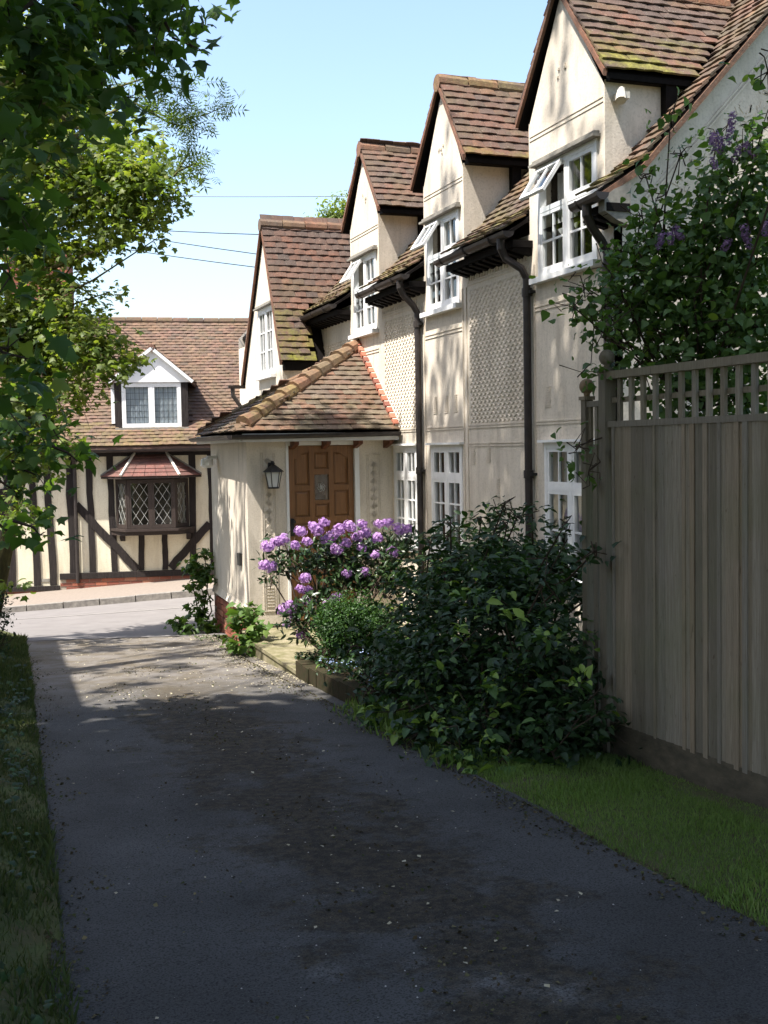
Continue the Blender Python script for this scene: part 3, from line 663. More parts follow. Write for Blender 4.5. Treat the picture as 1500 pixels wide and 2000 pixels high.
for k, (a, b) in enumerate(GUT):
    mb = MB(); z = 3.415; halfpipe(mb, (4.375, a, z + .008), (4.375, b, z - .008))
    for yy in np.arange(a + .3, b, .55): mb.tube([(4.375 + math.cos(t) * .06, yy, z + .0 - math.sin(t) * .06) for t in np.linspace(0, math.pi, 7)], .008, 5)
    cot.part('gutter', mb, M['gutter'], smooth=False)
    # soffit, rafter feet
    mb = MB(); mb.box((4.435, a + .04, 3.30), (W, b - .04, 3.36)); cot.part('soffit', mb, M['black_wood'])
    for yy in np.arange(a + .06, b - .05, .145):
        mb = MB(); mb.prism([(W, yy, 3.235), (W, yy, 3.298), (4.45, yy, 3.298), (4.45, yy, 3.28)], (0, .07, 0)); cot.part('rafter_foot', mb, M['black_wood'])
mb = MB(); mb.prism([(4.42, 7.45, 3.40), (4.42, 7.45, 3.30), (4.52, 7.45, 3.24), (4.64, 7.45, 3.20), (4.64, 7.45, 3.52), (4.5, 7.45, 3.46)], (0, .09, 0)); cot.part('eaves_box', mb, M['stone'])
for (yo, yp) in ((7.55, 7.68), (9.02, 9.02), (11.5, 11.60)):
    mb = MB(); x = W - .05
    mb.tube([(4.375, yo + .08, 3.38), (4.375, yo + .08, 3.30), (4.42, yo + .09, 3.22), (4.53, yp, 3.12), (x, yp, 3.04), (x, yp, 2.9), (x, yp, 1.5), (x, yp, -.3)], [.036, .036, .034, .034, .034, .034, .034, .034], 10)
    for z in (2.92, 1.35, .1): mb.tube([(x, yp, z - .035), (x, yp, z + .035)], .044, 10)
    cot.part('downpipe', mb, M['gutter'], smooth=False)
    for z in (2.92, 1.35, .1): mb = MB(); mb.box((x - .005, yp - .07, z - .012), (W, yp + .07, z + .012)); cot.part('pipe_bracket', mb, M['iron'])

# ---- roofs. each roof plane collects tiles
def tile_variant(i, L=.15, Wd=.163, T=.014):
    mb = MB(); r = random.random; bow = .003 + .005 * r()
    xs = (-Wd / 2, 0, Wd / 2); vs = []
    for y, z in ((-L / 2, .023), (L / 2, 0.0)):
        for k, x in enumerate(xs): vs.append((x + .002 * (r() - .5), y + .004 * (r() - .5), z + (bow if k == 1 else 0)))
    for y, z in ((-L / 2, .023 - T * 1.15), (L / 2, -T)):
        for k, x in enumerate(xs): vs.append((x, y, z + (bow if k == 1 else 0)))
    fs = [(0, 1, 4, 3), (1, 2, 5, 4), (0, 6, 7, 1), (1, 7, 8, 2), (0, 3, 9, 6), (2, 8, 11, 5), (3, 4, 10, 9), (4, 5, 11, 10), (6, 9, 10, 7), (7, 10, 11, 8)]
    return vs, fs
TV = [tile_variant(i) for i in range(12)]
class Tiler:
    def __init__(s, th): s.th = th; s.items = []
    def plane(s, part, O, u, up, width, length, keep, m='tile', gauge=.1, tw=.166, moss=lambda c: 0., clump=.0, sh=0.):
        u = Vector(u).normalized(); up = Vector(up).normalized(); n = u.cross(up).normalized(); 
        if n.z < 0: n = -n
        O = Vector(O); rows = int(length / gauge) + 1
        for r in range(rows):
            k0 = -tw * (.5 if r % 2 else 0) + random.uniform(-.01, .01); wob = random.uniform(-.004, .004)
            for c in range(int(width / tw) + 2):
                x = k0 + (c + .5) * tw; y = r * gauge + .075 + wob + random.uniform(-.004, .004)
                p = O + u * x + up * (y - .05)
                if x < -.02 or x > width + .06 or not keep(p, x, y): continue
                if x < tw / 2: x = tw / 2 + random.uniform(-.004, .004)
                if x > width - tw / 2: x = width - tw / 2 + random.uniform(-.004, .004)
                sag = .010 * math.sin(x * 2.1 + r * .2) + .006 * math.sin(x * 5 + 1)
                a = random.gauss(0, .012); b = random.gauss(0, .025)
                u2 = (u * math.cos(a) + up * math.sin(a)); s2 = (up * math.cos(a) - u * math.sin(a)); s2 = (s2 + n * b).normalized(); n2 = u2.cross(s2).normalized()
                if n2.z < 0: n2 = -n2; 
                p2 = O + u * x + up * y + n * (.004 + random.uniform(0, .005) + sag * .5)
                cl = .5 + .5 * math.sin(x * 1.9 + r * .7 + sh) * math.sin(r * .55 + x * .8 + sh * 2)
                rnd = min(max(random.random() * (1 - clump) + cl * clump, 0), 1)
                s.items.append((part, p2, frame4(p2, u2, s2, n2), n, m, rnd, min(max(moss(p2) , 0), 1)))
    def finish(s, n_obj, to_world=lambda p: p):
        e = Vector(EYE)
        def score(it):
            p = to_world(it[1]); d = (p - e).length; q = p - e
            xx, yy, zz = q.dot(Vector(Rv)), q.dot(Vector(Uv)), q.dot(Vector(Fv))
            vis = zz > 0 and abs(xx / zz) < 750 / 2250 and abs(yy / zz) < 1000 / 2250
            nn = to_world(it[1] + it[3]) - p; face = nn.dot(e - p) / d
            return (0 if vis and face > .05 else 1, d * d / max(face, .05))
        s.items.sort(key=score); cache = {}; rest = {}
        for k, (part, p, m4, n, m, rnd, moss) in enumerate(s.items):
            if k < n_obj:
                key = (m, int(rnd * 23), int(moss * 3)); 
                if key not in cache:
                    vs, fs = TV[len(cache) % 12]; mb = MB(); mb.add(vs, fs, rnd, int(moss * 3) / 3 + .1 if moss > .05 else 0); cache[key] = mb.mesh('roof_tile', M[m])
                s.th.inst('roof_tile', cache[key], m4, part)
            else:
                mb = rest.setdefault((part.name, m), (part, MB()))[1]; vs, fs = TV[k % 12]
                mb.add([m4 @ Vector(v) for v in vs], fs, rnd, moss)
        for (nm, m), (part, mb) in rest.items(): s.th.part('roof_tiling', mb, M[m], part, kind='stuff')
T = Tiler(cot)
roof = MB()
# main roof deck
YE0, YE1 = 7.46, 20.6
up1 = Vector((.35, 0, .23)); up2 = Vector((1, 0, 1.054))
def under_dormer(p):
    for (c, y0, y1, e0, e1, yr, zr) in DORM:
        if y0 - .03 < p.y < y1 + .03:
            t = abs(p.y - yr); half = (e1 - e0) / 2; zd = zr - (zr - DEAVE) * t / half
            if p.z < zd: return True
    return False
segs = [(7.46, 7.79), (9.05, 10.45), (11.5, 12.93), (14.0, 15.5)]
for a, b in segs:
    mb = MB(); th_ = Vector((0, 0, -.03))
    mb.prism([(4.40, a, rz(4.40) - .035), (4.75, a, rz(4.75) - .03), (RX, a, RZ - .03), (RX, a, RZ - .08), (4.75, a, rz(4.75) - .08), (4.40, a, rz(4.40) - .06)], (0, b - a, 0)); roof.v  # keep
    for v_ in (mb,): roof.add(v_.v, v_.f, .5)
for a, b in ((7.79, 9.05), (10.45, 11.5), (12.93, 14.0), (15.5, 20.6)):
    x0 = 5.3 if a < 15 else 4.7
    roof.prism([(x0, a, rz(x0) - .03), (RX, a, RZ - .03), (RX, a, RZ - .08), (x0, a, rz(x0) - .08)], (0, b - a, 0))
roof.prism([(RX, 7.46, RZ - .03), (9.7, 7.46, 3.5), (9.7, 7.46, 3.4), (RX, 7.46, RZ - .1)], (0, 13.1, 0))
main_roof = cot.part('main_roof', roof, M['black_wood'])
wing_under = lambda p: p.y > 15.1 and p.z < 4.79 - (4.79 - 2.79) * abs(p.y - 16.05) / .9 - .02
kp = lambda p, x, y: not under_dormer(p) and not wing_under(p) and p.y < 19
mossM = lambda p: .25 if p.y > 9 else .15
T.plane(main_roof, (4.385, YE0, 3.455), (0, 1, 0), up1, 9.5, .40, kp, 'tile', moss=lambda p: .5, sh=1)
T.plane(main_roof, (4.745, YE0, 3.69), (0, 1, 0), up2, 9.5, 3.30, kp, 'tile', moss=mossM, sh=2, clump=.5)
mb = MB()   # ridge
for k in range(40): y = 7.46 + k * .33; mb.tube([(RX, y, RZ - .02), (RX, y + .32, RZ - .02)], [.105, .098], 10, moss=.3)
cot.part('ridge_tiles', mb, M['ridge'], main_roof, kind='stuff')
# verge mortar / under-tiles along near gable
mb = MB(); mb.prism([(4.38, 7.452, 3.42), (4.75, 7.452, 3.66), (RX, 7.452, RZ - .01), (RX, 7.452, RZ - .06), (4.75, 7.452, 3.60), (4.40, 7.452, 3.39)], (0, .10, 0)); cot.part('verge_mortar', mb, M['ridge'], main_roof)
# dormer roofs
for i, (c, y0, y1, e0, e1, yr, zr) in enumerate(DORM):
    XF = W - .035 + 0.0; mb = MB(); X1 = 6.4
    for ee in (e0, e1):
        mb.prism([(XF, ee, DEAVE - .02), (XF, yr, zr - .02), (XF, yr, zr - .055), (XF, ee, DEAVE - .06)], (X1 - XF, 0, 0))
    dr = cot.part('dormer_roof', mb, M['black_wood'])
    mb = MB(); mb.prism([(XF + .03, y0 - .005, 4.22), (XF + .12, y0 - .005, 4.22), (XF + .12, e0 + .01, 4.36), (XF + .03, e0 + .01, 4.36)], (0, 0, .05)) if False else None
    km = lambda p, x, y: p.z > rz(p.x) - .03
    dv = Vector((0, yr - e0, zr - DEAVE)); T.plane(dr, (XF - .02, e0 - .01, DEAVE), (1, 0, 0), dv, 2.0, dv.length + .0, km, 'tile', moss=lambda p, i=i, e0=e0: max(0, (1. if i == 0 else .45) - (p.z - DEAVE) * 1.6) if i != 2 else .1, sh=3 + i, clump=.55)
    dv = Vector((0, yr - e1, zr - DEAVE)); T.plane(dr, (XF - .02, e1 + .01, DEAVE), (1, 0, 0), dv, 2.0, dv.length + .0, km, 'tile', sh=6 + i)
    # ridge tiles, one by one
    for k in range(5):
        x = XF - .03 + k * .33
        mb = MB(); mb.tube([(x, yr, zr - .025), (x + .315, yr, zr - .03)], [.088, .082], 10, moss=.7 if i == 1 else .2); cot.part('ridge_tile', mb, M['ridge'], dr)
    # verge undercloak: orange edge of tiles
    mb = MB()
    for ee in (e0, e1):
        mb.prism([(XF - .028, ee, DEAVE + .012), (XF - .028, yr, zr + .0), (XF - .028, yr, zr - .05), (XF - .028, ee, DEAVE - .045)], (.035, 0, 0), .3)
    cot.part('verge', mb, M['ridge'], dr)
    # eave board and black rear post where cheek meets roof
    mb = MB(); mb.box((XF + .05, e0 + .03, DEAVE - .058), (5.6, y0, DEAVE - .035)); mb.box((5.12, y0 - .075, 3.8), (5.22, y0 - .004, 4.36))
    cot.part('eaves_board', mb, M['black_wood'], dr)
    mb = MB()
    if i == 0: mb.box((4.70, y0 - .11, 4.20), (4.78, y0 - .003, 4.25)); mb.tube([(4.72, y0 - .08, 4.27), (4.69, y0 - .13, 4.17)], [.03, .042], 10); cot.part('eaves_lamp', mb, M['hipwhite'])

# ---- cross wing at the far end
wx, wy0, wyr, wy1, wze, wzr = 4.00, 15.13, 16.05, 17.5, 2.80, 4.79
mb = MB(); Pw = lambda u, z: (wx + .03, u, z); Qw = lambda u, z: (wx + .15, u, z); wr = (15.62, 16.50, 2.66, 3.62)
holewall(mb, wy0 + .07, wy1 - .05, -1, 2.66, [], Pw, Qw); yl = lambda z: wy0 + .07 + (z - 2.66) * (.85 / 2.13); yh = lambda z: wy1 - .05 - (z - 2.66) * (1.4 / 2.13)
mb.add([Pw(wy0 + .07, 2.66), Pw(wr[0], 2.66), Pw(wr[0], 3.62), Pw(yl(3.62), 3.62)], [(0, 1, 2, 3)], .5)
mb.add([Pw(wr[1], 2.66), Pw(wy1 - .05, 2.66), Pw(yh(3.62), 3.62), Pw(wr[1], 3.62)], [(0, 1, 2, 3)], .5)
mb.add([Pw(yl(3.62), 3.62), Pw(yh(3.62), 3.62), Pw(wyr, wzr - .06)], [(0, 1, 2)], .5)
mb.add([(wx + .03, wy0 + .07, -1), (W + .1, wy0 + .07, -1), (W + .1, wy0 + .07, 2.7), (wx + .03, wy0 + .07, 2.7)], [(0, 1, 2, 3)], .5)
mb.add([(wx + .03, wy1 - .05, -1), (W + .1, wy1 - .05, -1), (W + .1, wy1 - .05, 2.7), (wx + .03, wy1 - .05, 2.7)], [(0, 1, 2, 3)], .5)
cot.part('wing_wall', mb, M['plaster'])
window(cot, (wx + .03, wr[1], wr[2]), w=wr[1] - wr[0], h=wr[3] - wr[2], cols=2, sash=2, rows=3, label='wing gable window', **fw_)
mb = MB(); X1 = 7.3
for (ya, za, yb, zb) in ((wy0, wze, wyr, wzr), (wy1, 2.66, wyr, wzr)): mb.prism([(wx, ya, za - .02), (wx, yb, zb - .02), (wx, yb, zb - .06), (wx, ya, za - .06)], (X1 - wx, 0, 0))
wroof = cot.part('wing_roof', mb, M['black_wood'])
dv = Vector((0, wyr - wy0, wzr - wze)); kmw = lambda p, x, y: (p.z > rz(p.x) - .03) if p.x > 4.4 else True
T.plane(wroof, (wx - .02, wy0 - .02, wze - .01), (1, 0, 0), dv, 3.2, dv.length + .03, kmw, 'tile', moss=lambda p: max(0, 1.15 - (p.z - wze) * 1.05), sh=11, clump=.5)
dv = Vector((0, wyr - wy1, wzr - 2.66)); T.plane(wroof, (wx - .02, wy1 + .02, 2.65), (1, 0, 0), dv, 2.4, dv.length, kmw, 'tile', sh=12)
for k in range(9):
    x = wx - .04 + k * .33; mb = MB(); mb.tube([(x, wyr, wzr - .02), (x + .315, wyr, wzr - .025)], [.09, .085], 10, moss=.2); cot.part('ridge_tile', mb, M['ridge'], wroof)
mb = MB()
for (ya, za) in ((wy0, wze), (wy1, 2.66)): mb.prism([(wx - .03, ya, za + .01), (wx - .03, wyr, wzr + .01), (wx - .03, wyr, wzr - .05), (wx - .03, ya, za - .06)], (.04, 0, 0), .35)
cot.part('verge', mb, M['ridge'], wroof)
mb = MB(); mb.box((wx + .03, wy0 + .0, wze - .13), (W, wy0 + .07, wze - .06)); cot.part('eaves_board', mb, M['black_wood'], wroof)
mb = MB(); halfpipe(mb, (3.78, wy1 + .04, 2.60), (4.1, wy1 + .04, 2.60), .05); mb.tube([(3.85, wy1 + .04, 2.58), (3.85, wy1 + .04, 2.45), (4.0, wy1 + .02, 2.22), (4.0, wy1 + .02, -.9)], .035, 8); cot.part('gutter', mb, M['gutter'])

# ---- porch
NL, NR, FL = (2.90, 12.6), (W, 12.6), (2.93, 14.76)
DX0, DX1, DZ0, DZ1 = 3.385, 4.16, -.36, 1.64
mb = MB(); holewall(mb, NL[0], W, -.38, 1.70, [(DX0 - .03, DX1 + .05, -.38, DZ1 + .02)], lambda u, z: (u, 12.6, z), lambda u, z: (u, 12.75, z))
mb.add([(NL[0], 12.6, -.24), (FL[0], FL[1], -.20), (FL[0], FL[1], 1.70), (NL[0], 12.6, 1.70)], [(0, 1, 2, 3)], .5)
mb.add([(FL[0], FL[1], -.9), (W, FL[1], -.9), (W, FL[1], 1.7), (FL[0], FL[1], 1.7)], [(0, 1, 2, 3)], .5)
mb.box((3.3, 12.77, -.4), (4.3, 12.80, 1.7))
# bell-cast drip at the foot of the side wall, corner bead
mb.prism([(NL[0], 12.6, -.24), (NL[0] - .03, 12.6, -.25), (NL[0], 12.6, -.16)], (.03, 2.16, .04))
cot.part('porch_wall', mb, M['plaster'])
mb = MB(); mb.add([(NL[0] + .02, 12.6, -1), (FL[0] + .02, FL[1], -1), (FL[0] + .02, FL[1], -.2), (NL[0] + .02, 12.6, -.24)], [(0, 1, 2, 3)]); mb.add([(NL[0] + .02, 12.61, -1), (W, 12.61, -1), (W, 12.61, -.37), (NL[0] + .02, 12.61, -.37)], [(0, 1, 2, 3)])
pb = cot.part('porch_plinth', mb, M['mortar'])
for r_ in range(9):
    z = -.93 + r_ * .075
    for k in range(11):
        y = 12.6 + k * .225 + (.11 if r_ % 2 else 0)
        if y + .2 > 14.8 or z + .07 > -.22: continue
        mb = MB(); mb.box((NL[0] - .002 + random.uniform(-.004, .004) + (y - 12.6) * .014, y + .005, z + .005), (NL[0] + .07, y + .215, z + .07)); cot.part('brick', mb, M['brick'], pb)
# moulded panels either side of the door (beads and diamonds)
def panel(x0, x1, z0, z1):
    mb = MB(); y = 12.6; t = .008
    for (a, b) in ((x0, x0 + .010), (x0 + .022, x0 + .029), (x1 - .010, x1), (x1 - .029, x1 - .022)): mb.box((a, y - t, z0), (b, y + .002, z1))
    for z in (z0, z1): mb.box((x0, y - t - .0005, z), (x1, y + .002, z + .01))
    w_ = (x1 - x0) - .09; xc = (x0 + x1) / 2; z = z0 + .33
    while z + w_ < z1:
        zc = z + w_ / 2; h = w_ / 2
        for q in range(4):
            hh = h * (1 - q * .24); c4 = [(xc - hh, zc), (xc, zc + hh), (xc + hh, zc), (xc, zc - hh)]
            for i in range(4): (a, b), (c_, d) = c4[i], c4[(i + 1) % 4]; mb.beam((a, y - .002, b), (c_, y - .002, d), .010, .009, (0, 1, 0))
        z += w_ + .015
    for q in range(7): mb.box((x0 + .045, y - .008, z0 + .05 + q * .035), (x1 - .045, y + .002, z0 + .062 + q * .035))
    return mb
cot.part('plaster_moulding', panel(3.06, 3.23, -.22, 1.56), M['plaster']); cot.part('plaster_moulding', panel(4.31, 4.48, -.2, 1.52), M['plaster'])
# door frame and door
mb = MB(); mb.box((DX0 - .035, 12.585, DZ0), (DX0 - .005, 12.70, DZ1 + .02)); mb.box((DX1 + .005, 12.585, DZ0), (DX1 + .06, 12.70, DZ1 + .02)); mb.box((DX0 - .035, 12.583, DZ1 + .005), (DX1 + .06, 12.70, DZ1 + .045)); cot.part('door_frame', mb, M['white'])
mb = MB(); mb.box((DX0, 12.655, DZ0 + .01), (DX1, 12.69, DZ1)); door = cot.part('door', mb, M['door'])
dw = DX1 - DX0; cs = [(DX0 + dw * a, DX0 + dw * b) for a, b in ((.09, .32), (.395, .615), (.69, .92))]; xs = [0, 0, 0, cs[1][0], cs[1][1]]
zl = [(-.28, .10), (.17, .76), (.83, 1.13), (1.19, 1.57)]; zc_ = [(-.28, .22), (.29, .76), (.82, .98), (1.02, 1.31), (1.37, 1.57)]
mb = MB(); ed = [DX0, cs[0][0], cs[0][1], cs[1][0], cs[1][1], cs[2][0], cs[2][1], DX1]
for a, b in zip(ed[::2], ed[1::2]): mb.box((a, 12.630, DZ0 + .01), (b, 12.656, DZ1))
for k, (a, b) in enumerate(cs):
    zz = zc_ if k == 1 else zl; e2 = [DZ0 + .01] + [v for t in zz for v in t] + [DZ1]
    for c, d in zip(e2[::2], e2[1::2]): mb.box((a, 12.633, c), (b, 12.656, d))
    if k != 1:   # arched head of the top panel
        s_ = 1 if k == 0 else -1
        for q in range(6): u0, u1 = q / 6, (q + 1) / 6; xa, xb = (a + (b - a) * u0, a + (b - a) * u1); hq = .075 * (1 - (u0 if s_ > 0 else 1 - u1)) ** 2; mb.box((xa, 12.634, 1.57 - hq), (xb, 12.655, 1.571))
cot.part('door_rail', mb, M['door'], door)
for k, (a, b) in enumerate(cs):
    for q, (z0, z1) in enumerate(zc_ if k == 1 else zl):
        if k == 1 and q == 3: continue
        mb = MB(); g = .010; m_ = .032; O_ = [(a + g, z0 + g), (b - g, z0 + g), (b - g, z1 - g), (a + g, z1 - g)]; I_ = [(a + m_, z0 + m_), (b - m_, z0 + m_), (b - m_, z1 - m_), (a + m_, z1 - m_)]
        mb.add([(x, 12.6545, z) for x, z in O_] + [(x, 12.643, z) for x, z in I_], [(4, 5, 6, 7), (0, 1, 5, 4), (1, 2, 6, 5), (2, 3, 7, 6), (3, 0, 4, 7)]); cot.part('door_panel', mb, M['door'], door)
mb = MB(); mb.box((xs[3] + .001, 12.645, 1.021), (xs[4] - .001, 12.653, 1.309)); cot.part('door_glass', mb, M['glass'], door)
mb = MB()
for q in range(6):
    a = q * 1.05; mb.tube([(3.775 + .022 * math.cos(a) + .03 * math.cos(t + a) * .8, 12.643, 1.165 + .022 * math.sin(a) + .03 * math.sin(t + a)) for t in np.linspace(0, 4.2, 8)], .0035, 5)
cot.part('door_grille', mb, M['lead'], door)
mb = MB(); mb.box((3.40, 12.612, .62), (3.44, 12.630, .82)); mb.tube([(3.425, 12.63, .78), (3.425, 12.585, .78)], .012, 8); mb.lathe([(.006, -.02), (.024, -.008), (.024, .012), (.006, .022)], (3.425, 12.58, .78), 10); cot.part('door_handle', mb, M['iron'], door)
mb = MB(); mb.box((3.40, 12.55, -.42), (4.2, 12.66, -.36)); cot.part('threshold', mb, M['concrete'])
# porch roof
AP = Vector((W, 13.745, 2.88)); E_nl = Vector((2.72, 12.33, 1.80)); E_nr = Vector((W, 12.33, 1.80)); E_fl = Vector((2.80, 14.98, 1.80)); E_fr = Vector((W, 14.98, 1.80))
mb = MB(); d_ = Vector((0, 0, -.035))
for poly in ((E_nl, E_nr, AP), (E_nl, AP, E_fl), (E_fl, AP, E_fr)): mb.add([p + d_ for p in poly] + [p + d_ * 1.8 for p in poly], [(0, 1, 2), (5, 4, 3), (0, 3, 4, 1), (1, 4, 5, 2), (2, 5, 3, 0)])
proof = cot.part('porch_roof', mb, M['black_wood'])
def side(p, a, b, inside):  # plan view half-plane test
    f = lambda q: (b.x - a.x) * (q.y - a.y) - (b.y - a.y) * (q.x - a.x); return f(p) * f(inside) > -1e-9
cen_n = (E_nl + E_nr + AP) / 3; cen_l = (E_nl + AP + E_fl) / 3
up_n = (AP - Vector((AP.x, 12.33, 1.80))); pm = lambda p: .55 - (p.z - 1.8) * .5 + .3
T.plane(proof, (E_nl.x, 12.31, 1.795), (1, 0, 0), up_n, W - E_nl.x, up_n.length, lambda p, x, y: side(p, E_nl, AP, cen_n) and p.x < W + .02, 'tile_old', moss=pm, sh=21, clump=.2)
ul = (E_fl - E_nl).normalized(); foot = E_nl + ul * ((AP - E_nl).dot(ul)); up_l = AP - foot
T.plane(proof, E_nl - up_l.normalized() * .02, ul, up_l, (E_fl - E_nl).length, up_l.length, lambda p, x, y: side(p, E_nl, AP, cen_l) and side(p, E_fl, AP, cen_l), 'tile_old', moss=pm, sh=22, clump=.2)
up_f = AP - Vector((AP.x, 14.98, 1.80)); T.plane(proof, (E_fl.x, 15.0, 1.795), (1, 0, 0), up_f, W - E_fl.x, up_f.length, lambda p, x, y: side(p, E_fl, AP, (E_fl + AP + E_fr) / 3), 'tile_old', sh=23)
for (a, b) in ((E_nl, AP), (E_fl, AP)):   # bonnet hips
    n_ = 10 if a is E_nl else 9; d = (b - a); st_ = a + d * (.06 if a is E_nl else .02)
    for k in range(n_):
        p = st_ + (b - st_) * (k / n_); q = st_ + (b - st_) * ((k + 1.08) / n_); u_ = Vector((0, 0, .012))
        mb = MB(); mb.tube([p + u_ * 1.5, q + u_ * .2], [.108 if a is E_nl else .06, .082 if a is E_nl else .05], 10, moss=.9 if k < 4 else .35); cot.part('hip_tile', mb, M['ridge'], proof)
for k in range(15):   # brick-like fillet where the roof meets the wall
    p = Vector((W - .03, 12.36, 1.86)).lerp(Vector((W - .03, 13.70, 2.93)), k / 15); q = Vector((W - .03, 12.36, 1.86)).lerp(Vector((W - .03, 13.70, 2.93)), (k + .74) / 15)
    mb = MB(); mb.beam(p, q, .07, .045, rnd=[.1, .9, .3, .7][k % 4]); cot.part('fillet_tile', mb, M['brick'], proof)
mb = MB(); mb.beam((W - .022, 12.36, 1.853), (W - .022, 13.72, 2.938), .05, .038); cot.part('mortar_fillet', mb, M['hipwhite'], proof)
mb = MB(); halfpipe(mb, (2.66, 12.27, 1.765), (W - .02, 12.27, 1.785), .05); halfpipe(mb, (2.66, 12.26, 1.765), (2.74, 15.0, 1.77), .05); cot.part('gutter', mb, M['gutter'])
mb = MB(); mb.box((2.80, 12.34, 1.69), (W - .01, 12.36, 1.78)); mb.box((2.775, 12.36, 1.69), (2.795, 14.9, 1.78)); mb.box((2.80, 12.36, 1.70), (W, 12.6, 1.715)); cot.part('soffit', mb, M['white'])
for x in (3.40, 3.77, 4.15, 4.52):
    mb = MB(); mb.prism([(x, 12.6, 1.60), (x, 12.6, 1.70), (x, 12.38, 1.70), (x, 12.38, 1.655)], (.05, 0, 0)); cot.part('rafter_foot', mb, M['redwood'])
T.finish(300)
# fittings on the porch side wall
mb = MB(); mb.box((2.87, 12.95, .28), (2.905, 13.07, .42)); cot.part('letter_plate', mb, M['iron'])
mb = MB(); mb.lathe([(.03, 0), (.075, -.02), (.085, -.10), (.05, -.13)], (2.80, 14.35, 1.52), 12); mb.box((2.80, 14.32, 1.50), (2.92, 14.38, 1.54)); cot.part('side_lamp', mb, M['white'])

# lantern
lan = Thing('wall_lantern', 'black iron wall lantern left of the oak door', 'lantern', (3.17, 12.6, 1.25)); lx, ly = 3.17, 12.46
mb = MB(); mb.box((lx - .03, 12.578, 1.28), (lx + .03, 12.6, 1.46)); mb.tube([(lx, 12.58, 1.42), (lx, 12.53, 1.47), (lx, ly, 1.47), (lx, ly, 1.42)], .009, 8); mb.tube([(lx, 12.58, 1.32), (lx, 12.54, 1.36), (lx, 12.53, 1.42)], .006, 6); lan.part('bracket', mb, M['iron'])
mb = MB(); mb.lathe([(.012, .08), (.02, .065), (.012, .055), (.03, .045), (.115, -.02), (.12, -.03), (.0, -.03)], (lx, ly, 1.385), 6); lan.part('lantern_roof', mb, M['iron'])
mb = MB()
for k in range(6):
    a = k * math.pi / 3; mb.tube([(lx + .095 * math.cos(a), ly + .095 * math.sin(a), 1.355), (lx + .06 * math.cos(a), ly + .06 * math.sin(a), 1.18)], .005, 5)
mb.lathe([(.062, -.01), (.066, 0), (.062, .01)], (lx, ly, 1.18), 6); lan.part('cage', mb, M['iron'])
mb = MB(); mb.lathe([(.056, 1.185), (.088, 1.352)], (lx, ly, 0), 6); lan.part('lantern_glass', mb, M['frost'])

# doorstep slab and low walls
mb = MB(); mb.box((2.78, 10.66, -.62), (4.6, 12.59, -.405)); sl = single('doorstep_slab', mb, M['concrete'], 'worn mossy concrete terrace slab in front of the oak door', 'step')
mb = MB(); mb.box((2.72, 9.98, -.66), (2.84, 12.05, -.43)); mb.box((2.705, 9.97, -.43), (2.86, 12.06, -.395)); single('terrace_kerb', mb, M['concrete'], 'pale concrete edging wall along the terrace in front of the door', 'low wall')
lw = Thing('garden_edging', 'dark mossy low edging wall running from the terrace corner along the drive', 'low wall', (2.72, 8.1, -.4))
for k in range(9):
    y = 8.02 + k * .216; z = gz(2.75, y); mb = MB(); mb.box((2.70 + random.uniform(-.006, .006), y + .004, z - .05), (2.82, y + .21, z + .14 + random.uniform(-.01, .01))); lw.part('brick', mb, simple('mossy_edging', (.05, .034, .022), (.02, .026, .01), .95, .1) if k == 0 else bpy.data.materials['mossy_edging'])

# ================================================================ FAR HOUSE (local frame: x along front, y back, z up)
far = Thing('timber_framed_house', 'half-timbered cream house with red tiled roof and bay window across the street', 'house', (FA[0], FA[1], 0), rot=math.atan2(FE[1], FE[0]))
def fbox(a, b, rnd=None): return MB().box(a, b, rnd)
mb = MB(); Pf = lambda u, z: (u, 0, z); Qf = lambda u, z: (u, .1, z)
holewall(mb, -8, 5.5, -1.15, 1.75, [(.92, 2.08, .18, 1.06)], Pf, Qf); mb.box((-8, .12, -1.2), (5.5, 5.2, 1.7)); far.part('wall', mb, M['plaster2'])
def timber(x0, z0, x1, z1, w, d=.02, lab=None):
    mb = MB(); n = 6; pa = []
    L = math.hypot(x1 - x0, z1 - z0); ux, uz = (x1 - x0) / L, (z1 - z0) / L; wob = [random.uniform(-.012, .012) for _ in range(n + 1)]
    P = [[], []]
    for i in range(n + 1):
        t = i / n; cx, cz = x0 + (x1 - x0) * t - uz * wob[i], z0 + (z1 - z0) * t + ux * wob[i]; ww = w / 2 * (1 + random.uniform(-.07, .07))
        P[0].append((cx - uz * ww, cz + ux * ww)); P[1].append((cx + uz * ww, cz - ux * ww))
    ring = P[0] + P[1][::-1]; mb.prism([(x, -d, z) for x, z in ring], (0, d + .01, 0)); far.part('timber', mb, M['timber'])
for (x0, z0, x1, z1, w, d) in ((-1.2, -.93, -1.2, 1.6, .17, .022), (-.72, -.93, -.78, 1.6, .13, .022), (-.42, -.93, -.50, 1.6, .13, .022), (-.03, -.76, -.05, 1.6, .17, .028), (.32, -.72, .30, 1.6, .12, .020), (.72, -.72, .69, 1.6, .12, .020),
    (1.25, -.70, 1.25, .0, .11, .020), (1.70, -.70, 1.70, .0, .11, .020), (2.24, -.68, 2.27, 1.6, .13, .020), (2.64, -.7, 2.62, 1.6, .13, .024), (3.2, -.7, 3.2, 1.6, .13, .02), (3.8, -.7, 3.8, 1.6, .13, .02), (4.5, -.7, 4.5, 1.6, .13, .02), (-1.8, -.93, -1.8, 1.6, .13, .02), (-2.4, -.93, -2.4, 1.6, .13, .02), (-3.1, -.93, -3.1, 1.6, .13, .02),
    (.04, .62, 1.16, -.69, .15, .034), (2.58, .18, 1.80, -.67, .15, .034), (-8, 1.60, 5.5, 1.60, .14, .036)): timber(x0, z0, x1, z1, w, d)
